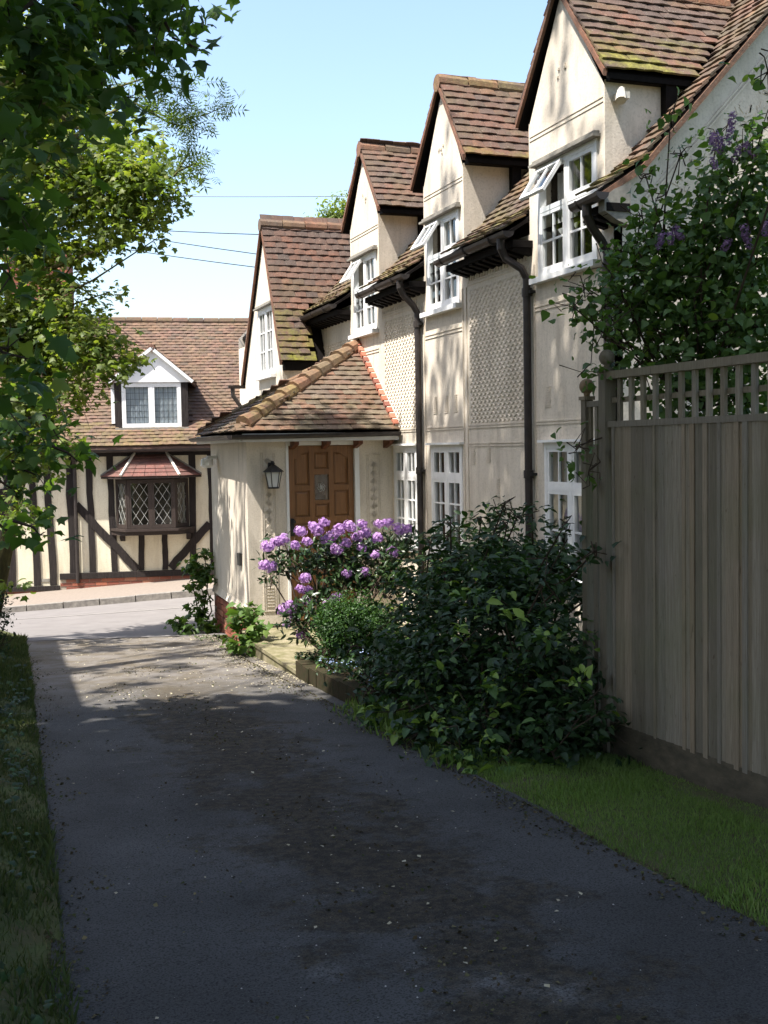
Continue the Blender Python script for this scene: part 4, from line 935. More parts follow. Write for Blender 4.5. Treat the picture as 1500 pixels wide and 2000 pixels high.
mb = fbox((-.30, -.09, -.82), (3.6, .05, -.71)); far.part('sill_beam', mb, M['timber']); mb = fbox((-8, -.07, -1.02), (-.31, .05, -.94)); far.part('sill_beam', mb, M['timber'])
mb = fbox((-.30, -.05, -1.25), (3.6, .05, -.825)); pl = far.part('plinth', mb, M['mortar']); mb = fbox((-8, -.03, -1.3), (-.305, .05, -1.022)); pl2 = far.part('plinth', mb, M['mortar'])
for r_ in range(6):
    z = -1.235 + r_ * .069
    for k in range(17):
        x = -.30 + k * .222 + (.11 if r_ % 2 else 0)
        mb = MB(); y = -.062 + random.uniform(-.004, .004); mb.box((x + .005, y, z + .005), (min(x + .217, 3.6), -.045, z + .064)); far.part('brick', mb, M['brick'], pl)
for r_ in range(3):
    for k in range(9):
        x = -2.3 + k * .222 + (.11 if r_ % 2 else 0); z = -1.235 + r_ * .069; mb = MB(); mb.box((x + .005, -.042, z + .005), (x + .217, -.028, z + .064)); far.part('brick', mb, M['brick'], pl2)
far.part('air_brick', fbox((-.66, -.012, -.86), (-.5, 0, -.80)), M['stone']); far.part('doorstep', fbox((-1.9, -.45, -1.2), (-.9, -.03, -1.07)), M['concrete'])
# plank door at the far left
for k in range(5): far.part('door_plank', fbox((-1.75 + k * .125, -.016, -.93), (-1.755 + k * .125 + .122, .0, .95)), M['timber'])
# downpipe beside the main post
mb = MB(); mb.tube([(.05, -.30, 1.62), (.05, -.28, 1.55), (.04, -.09, 1.35), (.04, -.09, -.9)], .036, 8); far.part('downpipe', mb, M['gutter'])
mb = MB(); halfpipe(mb, (-8, -.33, 1.66), (5.5, -.33, 1.66), .06); far.part('gutter', mb, M['gutter'])
far.part('soffit', fbox((-8, -.3, 1.68), (5.5, .0, 1.72)), M['black_wood'])
# bay window
Pn = lambda s, t, z: Vector((s, t, z))
bx0, bx1, bd = 1.03, 1.93, -.42; b0, b1 = .14, 1.08
pts = [(.80, 0), (bx0, bd), (bx1, bd), (2.17, 0)]
for i in range(3):
    (xa, ya), (xb, yb) = pts[i], pts[i + 1]; L = math.hypot(xb - xa, yb - ya); ux = Vector(((xb - xa) / L, (yb - ya) / L, 0)); un = Vector((ux.y, -ux.x, 0))
    window(far, (xa, ya, b0), tuple(ux), (0, 0, 1), tuple(un), L, b1 - b0, 1, 2 if i == 1 else 1, rows=1, parent_name='bay_window_light', curtain=False, sill=False, head=False, fm='brownframe', lead='diamond')
mb = MB(); base = [(.66, -.0), (.98, -.50), (1.98, -.50), (2.31, 0)]; mb.prism([(x, y, b0 - .05) for x, y in base], (0, 0, .045)); mb.prism([(x * .98 + .03, y * .8, b0 - .13) for x, y in base], (0, 0, .08)); far.part('bay_sill', mb, M['brownframe'])
for x in (.86, 2.12): mb = MB(); mb.prism([(x, 0, -.12), (x, 0, .01), (x, -.3, .01), (x, -.26, -.05)], (.09, 0, 0)); far.part('bay_bracket', mb, M['timber'])
mb = MB(); top = [(1.17, 0, 1.56), (1.78, 0, 1.56)]; ev = [(.52, 0, 1.13), (.93, -.60, 1.13), (2.03, -.60, 1.13), (2.44, 0, 1.13)]; L0, L1 = top[0], top[1]
mb.add(ev + [L0, L1] + [(x, y, z - .03) for x, y, z in ev], [(0, 1, 4), (1, 2, 5, 4), (2, 3, 5), (0, 6, 7, 1), (1, 7, 8, 2), (2, 8, 9, 3), (6, 9, 8, 7)], .3)
bro = far.part('bay_roof', mb, M['brownframe'])
for (a, b) in ((ev[1], L0), (ev[2], L1), (ev[0], L0), (ev[3], L1)):
    mb = MB(); mb.tube([Vector(a) + Vector((0, -.01, .03)), Vector(b) + Vector((0, -.02, .03))], .028 if a in (ev[1], ev[2]) else .02, 6); far.part('hip_roll', mb, M['hipwhite'] if a in (ev[1], ev[2]) else M['stone'], bro)
def bay_tiles(a, b, c, d):  # quad eave a->b, top d->c, as big tiles
    a, b, c, d = map(Vector, (a, b, c, d)); n = (b - a).cross(d - a).normalized(); 
    if n.z < 0: n = -n
    rows_ = 6
    for r_ in range(rows_):
        t0, t1 = r_ / rows_, (r_ + 1.1) / rows_; l0, r0 = a.lerp(d, t0), b.lerp(c, t0); l1, r1 = a.lerp(d, min(t1, 1)), b.lerp(c, min(t1, 1)); k = max(1, round((r0 - l0).length / .2))
        for q in range(k):
            g = .004; vs = [l0.lerp(r0, q / k + g) + n * .026, l0.lerp(r0, (q + 1) / k - g) + n * .026, l1.lerp(r1, (q + 1) / k - g) + n * .012, l1.lerp(r1, q / k + g) + n * .012]
            mb = MB(); mb.add(vs + [v - n * .012 for v in vs], [(0, 1, 2, 3), (7, 6, 5, 4), (0, 4, 5, 1), (1, 5, 6, 2), (3, 7, 4, 0)]); far.part('bay_roof_tile', mb, M['tile_bay'], bro)
bay_tiles(ev[1], ev[2], L1, L0); bay_tiles(ev[0], ev[1], L0, Vector(L0) + Vector((-.01, 0, 0))); bay_tiles(ev[2], ev[3], Vector(L1) + Vector((.01, 0, 0)), L1)
# main roof of the far house
re0, rr0 = (-.34, 1.72), (2.72, 4.42)
mb = MB(); mb.prism([(-8, re0[0], re0[1] - .03), (-8, rr0[0], rr0[1] - .03), (-8, 5.6, 1.7), (-8, 5.5, 1.6), (-8, rr0[0], rr0[1] - .12), (-8, re0[0], re0[1] - .07)], (13.5, 0, 0)); froof = far.part('roof', mb, M['tile_far'])
mb = MB(); mb.prism([(5.48, 0, 1.6), (5.48, rr0[0], rr0[1] - .1), (5.48, 5.2, 1.6)], (.02, 0, 0)); mb.prism([(-8, 0, 1.6), (-8, rr0[0], rr0[1] - .1), (-8, 5.2, 1.6)], (.02, 0, 0)); far.part('gable_wall', mb, M['plaster2'])
DX = (.82, 2.22, 2.06, 2.95, 3.54)  # far dormer x0,x1,z sill,z eave,ridge
def fdor(p):
    if DX[0] < p.x < DX[1] and p.z < DX[3] + (DX[4] - DX[3]) * (1 - abs(p.x - 1.55) / .74) and p.y > .0 and p.z > 1.98: return False
    return True
TF = Tiler(far); dv = Vector((0, rr0[0] - re0[0], rr0[1] - re0[1]))
rot = Matrix.Rotation(math.atan2(FE[1], FE[0]), 4, 'Z'); tw_ = lambda p: rot @ Vector(p) + Vector((FA[0], FA[1], 0))
TF.plane(froof, (-4.5, re0[0], re0[1]), (1, 0, 0), dv, 9.6, dv.length, lambda p, x, y: fdor(p), 'tile_far', moss=lambda p: .3 + .5 * (p.z < 2.2), sh=31)
mb = MB()
for k in range(34): x = -6 + k * .33; z = rr0[1] + .01 * math.sin(x * 1.7); mb.tube([(x, rr0[0], z), (x + .32, rr0[0], z)], .085, 8, moss=.5)
far.part('ridge_tiling', mb, M['tile_far'], froof, kind='stuff')
# far dormer
x0, x1, zs_, ze_, zr_ = DX; yf = .05
mb = MB(); mb.prism([(x0 + .04, yf + .1, zs_ - .05), (x1 - .04, yf + .1, zs_ - .05), (x1 - .04, yf + .1, ze_), (x0 + .04, yf + .1, ze_)], (0, 1.8, 0)); far.part('dormer_cheek', mb, M['white'])
mb = MB(); mb.prism([(x0 - .05, yf - .04, ze_), (x1 + .05, yf - .04, ze_), (1.55, yf - .04, zr_ + .03)], (0, .08, 0)); far.part('dormer_gable_board', mb, M['white'])
mb = MB()
for a in (x0 - .1, x1 + .1): mb.beam((a, yf - .075, ze_ - .0), (1.55, yf - .075, zr_ + .06), .06, .09, (0, 1, 0))
far.part('barge_board', mb, M['white'])
for a in (x0 + .0, x1 - .13): far.part('dormer_post', fbox((a, yf - .01, zs_ - .05), (a + .13, yf + .09, ze_ - .003)), M['timber'])
far.part('dormer_edge', fbox((x0 - .07, yf + .03, zs_ + .1), (x0 - .005, yf + .09, ze_ - .003)), M['white'])
window(far, (x0 + .135, yf, zs_ + .02), (1, 0, 0), (0, 0, 1), (0, -1, 0), x1 - x0 - .27, ze_ - zs_ - .03, 1, 2, rows=1, parent_name='dormer_window', curtain=False, sill=False, head=False, lead='grid')
mb = MB(); P_ = []
for b in (zs_ + .07, ze_ - .06): P_.append([(x0 + .17 + (x1 - x0 - .34) * j / 60, yf + .046 + .007 * math.sin(j * 1.3), b) for j in range(61)])
mb.grid(P_); far.part('net_curtain', mb, M['net'], smooth=True); far.part('lead_apron', fbox((x0, yf - .06, zs_ - .05), (x1, yf + .1, zs_ + .015)), M['stone'])
mb = MB()
for s in (-1, 1):
    e_ = 1.55 + s * .82; mb.prism([(e_, yf - .075, ze_ - .03), (1.55, yf - .075, zr_ + .07), (1.55, yf - .075, zr_ + .03), (e_, yf - .075, ze_ - .07)], (0, 2.2, 0))
dro = far.part('dormer_roof', mb, M['tile_far'])
for s in (-1, 1):
    e_ = 1.55 + s * .82; dvv = Vector((-s * .82, 0, zr_ + .08 - ze_ + .02)); TF.plane(dro, (e_, yf - .11, ze_ - .02), (0, 1, 0), dvv, 2.2, dvv.length, lambda p, x, y: p.z > re0[1] + (p.y - re0[0]) * (dv.z / dv.y) - .03, 'tile_far', moss=lambda p: .4)
mb = MB(); mb.tube([(1.55, yf - .12, zr_ + .07), (1.55, yf + 1.9, zr_ + .07)], .07, 8); far.part('ridge_tile', mb, M['ridge'], dro)
TF.finish(300, tw_)
# chimney
mb = MB(); mb.box((-1.5, 2.3, 3.6), (-.2, 3.1, 5.9)); chm = far.part('chimney', mb, M['mortar'])
mb = MB()
for r_ in range(30):
    for k in range(6):
        x = -1.5 + k * .222 + (.11 if r_ % 2 else 0) - .05; z = 3.7 + r_ * .073; mb.box((max(x, -1.5) + .005, 2.285, z + .005), (min(x + .217, -.2), 2.31, z + .066)); 
        mb.box((-.215, 2.3 + k * .13, z + .005), (-.185, 2.3 + k * .13 + .12, z + .066))
mb.box((-1.56, 2.24, 5.65), (-.14, 3.16, 5.78)); far.part('chimney_bricks', mb, M['brick'], chm, kind='stuff')

# ================================================================ FENCE
fen = Thing('garden_fence', 'tall weathered board fence with trellis top and ball-capped posts right of the lawn', 'fence', (3.62, 6.06, -.3))
fx = lambda y: 3.60 + (6.06 - y) * .035
y = 5.98; k = 0
while y > 2.4:
    wv = .068 + random.uniform(-.014, .014); mb = MB(); x = fx(y); t0, t1 = .006, .020; zt = 1.715 + random.uniform(-.004, .004)
    vs = [(x - t1, y, -.07), (x, y, -.07), (x, y - wv, -.07), (x - t0, y - wv, -.07)]; vs = vs + [(a, b, zt) for a, b, c in vs]
    mb.add(vs, [(0, 1, 2, 3), (7, 6, 5, 4), (0, 4, 5, 1), (1, 5, 6, 2), (2, 6, 7, 3), (3, 7, 4, 0)], None)
    if random.random() < .5: wr_ = random.uniform(.022, .045); mb.box((x - t1 - .001, y - wr_, -.07), (x - t1 + .008, y - .003, zt - .01))
    fen.part('board', mb, M['fence']); y -= wv - .004
    if k % 2 == 0: pass
    k += 1
y = 5.93
while y > 2.4:
    mb = MB(); x = fx(y); mb.box((x - .012, y - .034, 1.69), (x + .008, y, 1.985)); fen.part('trellis_slat', mb, M['fence']); y -= .118
def rail(z0, z1, dx0, dx1, y0=6.02, y1=2.3):
    mb = MB(); mb.prism([(fx(y0) + dx0, y0, z0), (fx(y0) + dx1, y0, z0), (fx(y1) + dx1, y1, z0), (fx(y1) + dx0, y1, z0)], (0, 0, z1 - z0)); return mb
fen.part('top_rail', rail(1.985, 2.03, -.03, .045), M['fence']); fen.part('trellis_rail', rail(1.845, 1.875, .009, .03), M['fence']); fen.part('trellis_rail', rail(1.70, 1.735, -.024, .03), M['fence'])
for z in (.15, .85, 1.5): fen.part('rail', rail(z, z + .07, .002, .06), M['fence'])
mb = MB(); mb.prism([(fx(6.02) - .02, 6.02, -.34), (fx(6.02) + .02, 6.02, -.34), (fx(2.3) + .02, 2.3, -.28), (fx(2.3) - .02, 2.3, -.28)], (0, 0, .27)); fen.part('gravel_board', mb, simple('damp_gravel_board', (.12, .10, .07), (.055, .048, .034), .9, .15, (1, 1, 2), 8, .8, .01))
def post(x, y, z0, z1, w=.075):
    mb = MB(); mb.box((x - w / 2, y - w / 2, z0), (x + w / 2, y + w / 2, z1)); fen.part('post', mb, M['fence'])
    mb = MB(); mb.box((x - w * .68, y - w * .68, z1), (x + w * .68, y + w * .68, z1 + .022)); fen.part('post_cap', mb, M['fence'])
    mb = MB(); r_ = .048; mb.lathe([(.018, 0), (.02, .015)] + [(max(r_ * math.sin(a), .002), .015 + r_ - r_ * math.cos(a) * 1.0) for a in np.linspace(.45, 3.14, 9)], (x, y, z1 + .022), 14); fen.part('ball_finial', mb, M['fence'], smooth=True)
post(3.60, 6.055, -.4, 2.03); post(3.62, 6.33, -.4, 1.875, .055); post(fx(2.3), 2.26, -.35, 2.03)
for k in range(2): mb = MB(); mb.box((3.612, 6.13 + k * .072, -.25), (3.628, 6.178 + k * .072, 1.60)); fen.part('board', mb, M['fence'])
for k in range(3): mb = MB(); mb.box((3.612, 6.12 + k * .075, 1.60), (3.63, 6.15 + k * .075, 1.85)); fen.part('trellis_slat', mb, M['fence'])
mb = MB(); mb.box((3.60, 6.10, 1.83), (3.64, 6.32, 1.865)); fen.part('top_rail', mb, M['fence'])

# ================================================================ PLANTS
def plant(name, label, cat, loc, lobes, dens, leaf, tmpl, m, stem_from=None, twm='twig', group=None, r0=.015, per=5, part='foliage', **kw):
    t = Thing(name, label, cat, loc, group)
    P, Rr, S, Rn = foliage(lobes, dens, leaf, **kw)
    me = scatter_mesh(part, tmpl[0], tmpl[1], P, Rr, S, Rn, M[m], t.off); t.part(part, me, M[m])
    mb = MB(); twigs(mb, stem_from or loc, lobes, r0, per); t.part('branches', mb, M[twm]); return t
AT = lambda x, y, d, r: (tuple(at(x, y, d)), r)
# near sycamore: trunk left of the camera, crown overhead, outer boughs hanging into the picture
near_vis = [AT(20, 40, 6.5, .50), AT(150, 10, 7, .48), AT(270, 0, 7.4, .42), AT(355, 15, 7.4, .20), AT(375, 90, 7.4, .10), AT(300, 90, 7.2, .22), AT(210, 130, 7, .26), AT(90, 170, 6.6, .38), AT(250, 190, 7.2, .09),
            AT(20, 260, 6.2, .38), AT(30, 400, 6.0, .28), AT(20, 540, 5.8, .20), AT(15, 680, 5.8, .16), AT(50, 700, 5.8, .07),
            AT(45, 870, 8.2, .32), AT(110, 850, 8.2, .20), AT(30, 960, 8.2, .24), AT(75, 930, 8.2, .14), AT(40, 1040, 8.2, .15), AT(150, 900, 8.2, .06), AT(78, 1045, 7.6, .05), AT(0, 780, 6, .22)]
syc = Thing('sycamore_tree', 'dark sycamore whose big lobed leaves hang into the top left corner of the view', 'tree', (-1.6, 2.4, .1))
P, Rr, S, Rn = foliage(near_vis, 900, .112, spray=5, srad=.14, up=.55)
syc.part('crown', scatter_mesh('crown', *LOBED, P, Rr, S, Rn, M['syc_dark'], syc.off), M['syc_dark'])
over = [((-2.6, 4.4, 9.4), (3.0, 2.9, 1.3)), ((-.6, 3.0, 8.8), (2.4, 2.6, 1.2)), ((-4.2, 2.0, 8.6), (2.6, 3.2, 1.5)), ((-3.8, 4.9, 8.7), (1.8, 2.3, 1.2)), ((.5, 5.0, 8.4), (1.4, 1.5, .8)), ((-.6, -1, 7.5), (3.5, 2.4, 1.6)), ((-3.6, -1.5, 7.), (3, 3, 2))]
shade_lobes = [((-.37, y - 1.75, z + 9.25), (r_, r_ * .85, r_)) for y, z, r_ in ((8.2, 2.2, .6), (8.9, 1.0, .8), (9.4, 2.5, .6), (10.2, 1.6, .8), (10.9, 2.4, .4), (11.2, 1.3, .6), (12.3, 1.2, .3), (11.0, .5, .6), (9.6, .4, .8), (8.4, 3.5, .22), (10.9, 4.3, .2), (8.5, 4.6, .2), (12.6, .9, .35), (9., 1.8, .6), (10., 2.6, .5), (8., 1.4, .6))] + [((x - 5, y - 1.75, 8.85), (r_, r_ * .55, r_ * .5)) for x, y, r_ in ((1.9, 11.2, .45), (2.3, 13.2, .5), (2.6, 11.6, .3), (.9, 11.4, .5), (2.1, 12.1, .6), (1.4, 13.1, .7), (2.6, 10.3, .35), (1.5, 14.7, .9), (2.6, 15.3, .7), (.4, 14.2, .8), (1.2, 10.2, .3))] + [((2.9 - 5, y - 1.75, z + 9.25), (.3, r_, r_ * 1.3)) for y, z, r_ in ((13.2, .3, .3), (13.9, .9, .35), (14.4, .2, .3), (13.0, 1.3, .22), (14.3, 1.5, .2))]  # unseen leaf clumps placed to dapple the wall, drive and porch with shade
P, Rr, S, Rn = foliage(over, 110, .24, spray=6, srad=.30, up=.9, shell=.45)
Pb, Rb, Sb, Nb = foliage(shade_lobes, 340, .14, spray=7, srad=.14, up=.9, shell=.5)
P, Rr, S, Rn = np.concatenate([P, Pb]), np.concatenate([Rr, Rb]), np.concatenate([S, Sb]), np.concatenate([Rn, Nb])
keep = ~((P[:, 1] > 4) & (P[:, 2] < 5.6))
syc.part('unseen_upper_crown', scatter_mesh('unseen_upper_crown', *LOBED, P[keep], Rr[keep], S[keep], Rn[keep], M['syc_dark'], syc.off), M['syc_dark'])
mb = MB(); mb.tube([(-1.6, 2.4, -.1), (-1.55, 2.45, 1.5), (-1.7, 2.5, 4), (-1.9, 2.6, 8)], [.28, .22, .18, .12], 12); syc.part('trunk', mb, M['bark'], smooth=True)
mb = MB()
for c, r_ in over: mb.tube([(-1.8, 2.5, 5), tuple((np.array(c) + (-1.8, 2.5, 6)) / 2), c], [.09, .06, .02], 6)
for c, r_ in shade_lobes:
    c = np.array(c)
    for _ in range(4): e = c + rng.normal(size=3) * np.array(r_) * .5; mb.tube([tuple(c + (-.3, -.3, -.1)), tuple((c + e) / 2), tuple(e)], [.012, .008, .003], 4)
    mb.tube([tuple(c), tuple(c + np.array((-.9, -1.3, -.3)) + rng.normal(size=3) * .2), tuple(c + np.array((-1.6, -2.4, -1.)) + rng.normal(size=3) * .3)], [.008, .012, .018], 5)
for c, r_ in near_vis:
    c = np.array(c); b = c + np.array([-.16, -.05, .10]) * (1 + r_); mb.tube([tuple(b), tuple((b + c) / 2 + rng.normal(size=3) * .04), tuple(c)], [.012, .009, .004], 5)
    for _ in range(4): mb.tube([tuple(c), tuple(c + rng.normal(size=3) * r_ * .5)], [.005, .002], 4)
for a, b in (((-1.7, 2.5, 3.6), near_vis[0][0]), (near_vis[0][0], near_vis[1][0]), (near_vis[1][0], near_vis[3][0]), ((-1.7, 2.5, 2.6), near_vis[10][0])):
    a, b = np.array(a), np.array(b); mb.tube([a, (a + b) / 2 + (0, 0, .12), b], [.014, .011, .007], 6)
syc.part('boughs', mb, M['twig'], kind='stuff')
# brighter tree by the street corner
L2 = [AT(205, 330, 13.4, .50), AT(280, 345, 13.0, .42), AT(330, 385, 13, .24), AT(230, 250, 13.6, .26), AT(300, 290, 13.2, .18), AT(170, 230, 13.8, .26), AT(240, 420, 13.2, .40), AT(300, 430, 13, .24), AT(140, 400, 13.8, .45), AT(70, 300, 14.2, .7), AT(60, 480, 14, .5), AT(160, 490, 13.6, .30), AT(215, 480, 13.4, .20), AT(300, 470, 13, .10),
      AT(130, 620, 13.8, .42), AT(175, 680, 13.4, .42), AT(225, 700, 13.2, .26), AT(262, 705, 13, .12), AT(95, 690, 14, .45), AT(40, 720, 14, .5), AT(150, 760, 13.4, .26), AT(205, 755, 13.2, .12), AT(60, 800, 13.6, .36), AT(120, 800, 13.4, .18), AT(215, 570, 13.6, .08), AT(160, 560, 13.6, .16), AT(100, 560, 13.8, .22), AT(20, 620, 14, .5), AT(20, 160, 14.4, .8), AT(130, 130, 14, .5), AT(60, 900, 13.6, .30), AT(110, 860, 13.4, .2), AT(40, 1000, 13, .25), AT(20, 860, 13.6, .3), AT(25, 1150, 12.2, .05)]
tr2 = Thing('maple_tree', 'sunlit yellow-green tree with mossy stems standing at the left street corner', 'tree', tuple(at(42, 1200, 13.9)))
L2 = [(c, r_ * 1.13) for c, r_ in L2]
P, Rr, S, Rn = foliage(L2, 2200, .085, spray=6, srad=.12, up=.75)
tr2.part('crown', scatter_mesh('crown', *LOBED, P, Rr, S, Rn, M['syc_light'], tr2.off), M['syc_light'])
b_ = at(42, 1230, 13.9); t1 = [at(-20, 1230, 13.9), at(45, 900, 13.9), at(50, 700, 14), at(55, 560, 14)]
mb = MB(); mb.tube(t1, [.10, .08, .07, .05], 10); mb.tube([at(38, 720, 14), at(34, 620, 14), at(45, 540, 14.1), at(60, 420, 14.1), at(130, 300, 13.8)], [.055, .05, .045, .04, .03], 8)
tr2.part('trunk', mb, M['bark'], smooth=True)
mb = MB(); mb.tube([at(60, 420, 14), at(130, 285, 13.8), at(182, 238, 13.6)], [.05, .042, .036], 8); mb.tube([at(90, 360, 14), at(155, 318, 13.6), at(224, 290, 13.3)], [.035, .032, .024], 8); mb.tube([at(60, 540, 14), at(150, 505, 13.5), at(210, 480, 13.3)], [.03, .022, .012], 6); mb.tube([at(140, 300, 13.6), at(250, 340, 13.1), at(350, 400, 13)], [.02, .015, .006], 6)
for c, r_ in L2[:-1]:
    src = at(70, 600, 14) if c[2] < 4 else at(130, 330, 13.8); mb.tube([src, (np.array(c) + src) / 2 + (0, 0, -.06), c], [.018, .012, .006], 5)
    for _ in range(4): mb.tube([c, np.array(c) + rng.normal(size=3) * r_ * .55], [.006, .002], 4)
tr2.part('boughs', mb, M['bark'], kind='stuff')
# ash boughs reaching over
ash = Thing('ash_tree', 'feathery ash boughs reaching furthest right against the sky', 'tree', (-1.9, 10.4, 0.))
br = [[(150, 250), (260, 200), (340, 235), (400, 225), (455, 200)], [(270, 205), (330, 240), (370, 250), (405, 235)], [(280, 190), (340, 170), (390, 180)], [(340, 345), (365, 305), (372, 285)], [(345, 335), (385, 318), (402, 322)], [(200, 180), (290, 150), (350, 160)]]
mb = MB(); LP = []; 
for j, b in enumerate(br):
    p3 = [at(x, y, 11.5) for x, y in b]; mb.tube(p3, list(np.linspace(.014, .003, len(p3))), 5)
    for a, c in zip(p3, p3[1:]):
        if j == 0 and a is p3[0]: continue
        for t in np.linspace(0, 1, 7 if j != 3 else 3): LP.append(a + (c - a) * t)
LP = np.array(LP); LP = np.concatenate([LP + rng.normal(size=LP.shape) * .05 for _ in range(3)]); n = len(LP)
nn = rng.normal(size=(n, 3)) * .6 + (0, 0, .5)
ash.part('crown', scatter_mesh('crown', *PINN, LP, rots(nn, rng.random(n) * 6.28), .14 + .08 * rng.random(n), rng.random(n), M['ash'], ash.off), M['ash'])
mb.tube([(-1.9, 10.4, -.3), (-1.8, 10.4, 3.5), tuple(at(20, 150, 11.2)), tuple(at(150, 250, 11.5))], [.16, .13, .04, .02], 8); ash.part('trunk', mb, M['bark'])
# tree far behind the roofs
t3c = [AT(660, 420, 32, .55), AT(640, 440, 32, .45), AT(685, 400, 32, .42), AT(700, 440, 32, .7), AT(655, 480, 32, .9)]
t3 = Thing('background_tree', 'green tree crown showing above the roofs behind the wing', 'tree', tuple(at(670, 900, 32) * (1, 1, 0) + (0, 0, -1)))
P, Rr, S, Rn = foliage(t3c, 1100, .13, spray=6, srad=.14, up=.5)
t3.part('crown', scatter_mesh('crown', *OVAL, P, Rr, S, Rn, M['syc_light'], t3.off), M['syc_light']); mb = MB(); mb.tube([tuple(t3.e.location), t3c[4][0]], [.3, .1], 8); twigs(mb, t3c[4][0], t3c, .06); t3.part('trunk', mb, M['bark'])

# big shrub right
SH = [((3.22, 6.30, .06), .34), ((2.98, 6.45, -.10), .26), ((3.42, 6.35, .28), .30), ((3.40, 6.9, .5), .42), ((3.05, 7.0, .15), .36), ((3.55, 7.3, .72), .36), ((3.25, 7.7, .4), .40), ((3.62, 7.9, .80), .30), ((3.05, 8.2, .12), .28), ((3.75, 8.5, .70), .34), ((3.45, 8.6, .45), .34), ((3.95, 7.3, .72), .30), ((4.0, 8.1, .55), .4), ((4.1, 9.1, .45), .3), ((3.8, 9.3, .25), .3), ((3.38, 9.0, .22), .2), ((3.65, 7.55, 1.02), .13), ((3.35, 6.4, .75), .16), ((3.85, 8.0, 1.0), .12), ((3.5, 8.3, .9), .1), ((3.3, 6.1, -.1), .2), ((3.9, 6.75, .6), .25), ((4.1, 9.8, .5), .22), ((2.86, 6.15, -.16), .20), ((3.05, 5.95, -.12), .22), ((3.35, 5.95, -.02), .22), ((2.82, 6.7, -.15), .2), ((2.85, 7.2, -.05), .24), ((2.86, 7.8, -.08), .2), ((2.9, 8.5, -.12), .16), ((3.0, 7.5, .2), .3), ((3.25, 6.2, .35), .22), ((2.78, 5.9, -.2), .1), AT(760, 1390, 7.9, .15), AT(820, 1430, 7.3, .18), AT(900, 1465, 6.9, .18), AT(980, 1490, 6.7, .14), AT(1080, 1470, 6.6, .2), AT(720, 1350, 8.4, .12), AT(860, 1400, 7.4, .2), AT(950, 1440, 6.9, .2), AT(1150, 1400, 6.6, .16), AT(690, 1260, 8.8, .08)]
SH1 = [s for s in SH if s[0][1] < 7.5]; SH2 = [s for s in SH if s[0][1] >= 7.5]
plant('laurel_shrub', 'dense dark green shrub spilling onto the lawn beside the fence post', 'shrub', (3.3, 6.7, -.2), SH1, 5200, .078, OVAL, 'shrub', spray=7, srad=.085, up=1.0, squash=.3, r0=.014)
lau = bpy.data.objects['laurel_shrub']
NG = [AT(x, y, d, r_) for x, y, d, r_ in ((880, 1470, 6.75, .07), (950, 1440, 6.65, .06), (930, 1500, 6.55, .05), (1000, 1500, 6.5, .05), (860, 1410, 7.1, .04), (1060, 1230, 6.5, .05), (840, 1300, 7.4, .05), (1000, 1200, 6.9, .05), (1130, 1330, 6.4, .03), (960, 1340, 6.8, .04), (900, 1240, 7.2, .04), (790, 1430, 7.4, .05), (730, 1380, 7.9, .04))]
P, Rr, S, Rn = foliage(NG, 9000, .085, spray=5, srad=.04, up=.9, rbias=.5); me = scatter_mesh('new_shoots', OVAL[0], OVAL[1], P, Rr, S, np.clip(Rn, .8, 1), M['shrub'], tuple(lau.location)); o = bpy.data.objects.new('new_shoots', me); C.collection.objects.link(o); o.parent = lau; o['label'] = 'bright green new shoots'; o['kind'] = 'stuff'
SP = [AT(x, y, d, .05) for x, y, d in ((985, 985, 8.0), (1040, 1000, 8.0), (880, 1020, 8.6), (1100, 1030, 7.2), (1160, 1080, 6.8), (840, 1060, 9.), (1010, 1010, 8.2), (940, 1010, 8.6))]; SH2 += SP
plant('viburnum_shrub', 'dark leafy shrub below the pipe and ground floor windows, behind the fence-side shrub', 'shrub', (3.6, 8.3, -.2), SH2, 5000, .072, OVAL, 'shrub', spray=7, srad=.085, up=1.0, squash=.3, r0=.012)
plant('box_ball', 'clipped bright green box ball between rhododendron and shrubs', 'bush', (3.22, 9.8, -.25), [((3.15, 9.75, -.0), (.27, .27, .28)), ((3.05, 9.85, .06), (.18, .18, .16)), ((3.35, 9.65, -.02), (.22, .2, .22))], 150000, .026, OVAL, 'box_leaf', spray=8, srad=.035, up=.3, shell=.25, r0=.01)
# lilac behind fence
LI = [AT(1330, 560, 7.0, .36), AT(1440, 520, 6.8, .40), AT(1260, 640, 7.1, .28), AT(1380, 650, 6.9, .34), AT(1480, 640, 6.6, .36), AT(1290, 480, 7.0, .20), AT(1400, 400, 6.8, .26), AT(1470, 330, 6.6, .28), AT(1490, 430, 6.6, .28), AT(1180, 600, 7.0, .16), AT(1140, 560, 7.0, .12), AT(1190, 530, 7.0, .12), AT(1210, 490, 7, .09), AT(1180, 660, 6.9, .10), AT(1250, 420, 7, .10), AT(1300, 380, 6.9, .09), AT(1260, 250 + 90, 7, .06), AT(1330, 300, 6.9, .07), AT(1240, 720, 6.9, .20), AT(1350, 760, 6.9, .30), AT(1450, 760, 6.7, .30), AT(1400, 270, 6.8, .07), AT(1310, 230, 6.9, .04), AT(1130, 870, 6.9, .09), AT(1150, 920, 6.9, .08), AT(1490, 250, 6.5, .12), AT(1500, 140, 5.2, .06)]
lil = plant('lilac_bush', 'lilac bush with mauve flower heads rising behind the trellis fence', 'bush', (4.3, 6.5, -.3), [(c, r_ * 1.15) for c, r_ in LI + [AT(1160, 640, 6.9, .14), AT(1210, 560, 6.9, .16), AT(1240, 480, 7, .12), AT(1350, 460, 6.9, .25), AT(1290, 560, 7, .25), AT(1120, 600, 6.9, .08)]], 3500, .056, HEART, 'lilac_leaf', spray=6, srad=.08, up=.4, stem_from=tuple(at(1370, 800, 6.9)), r0=.009, per=7)
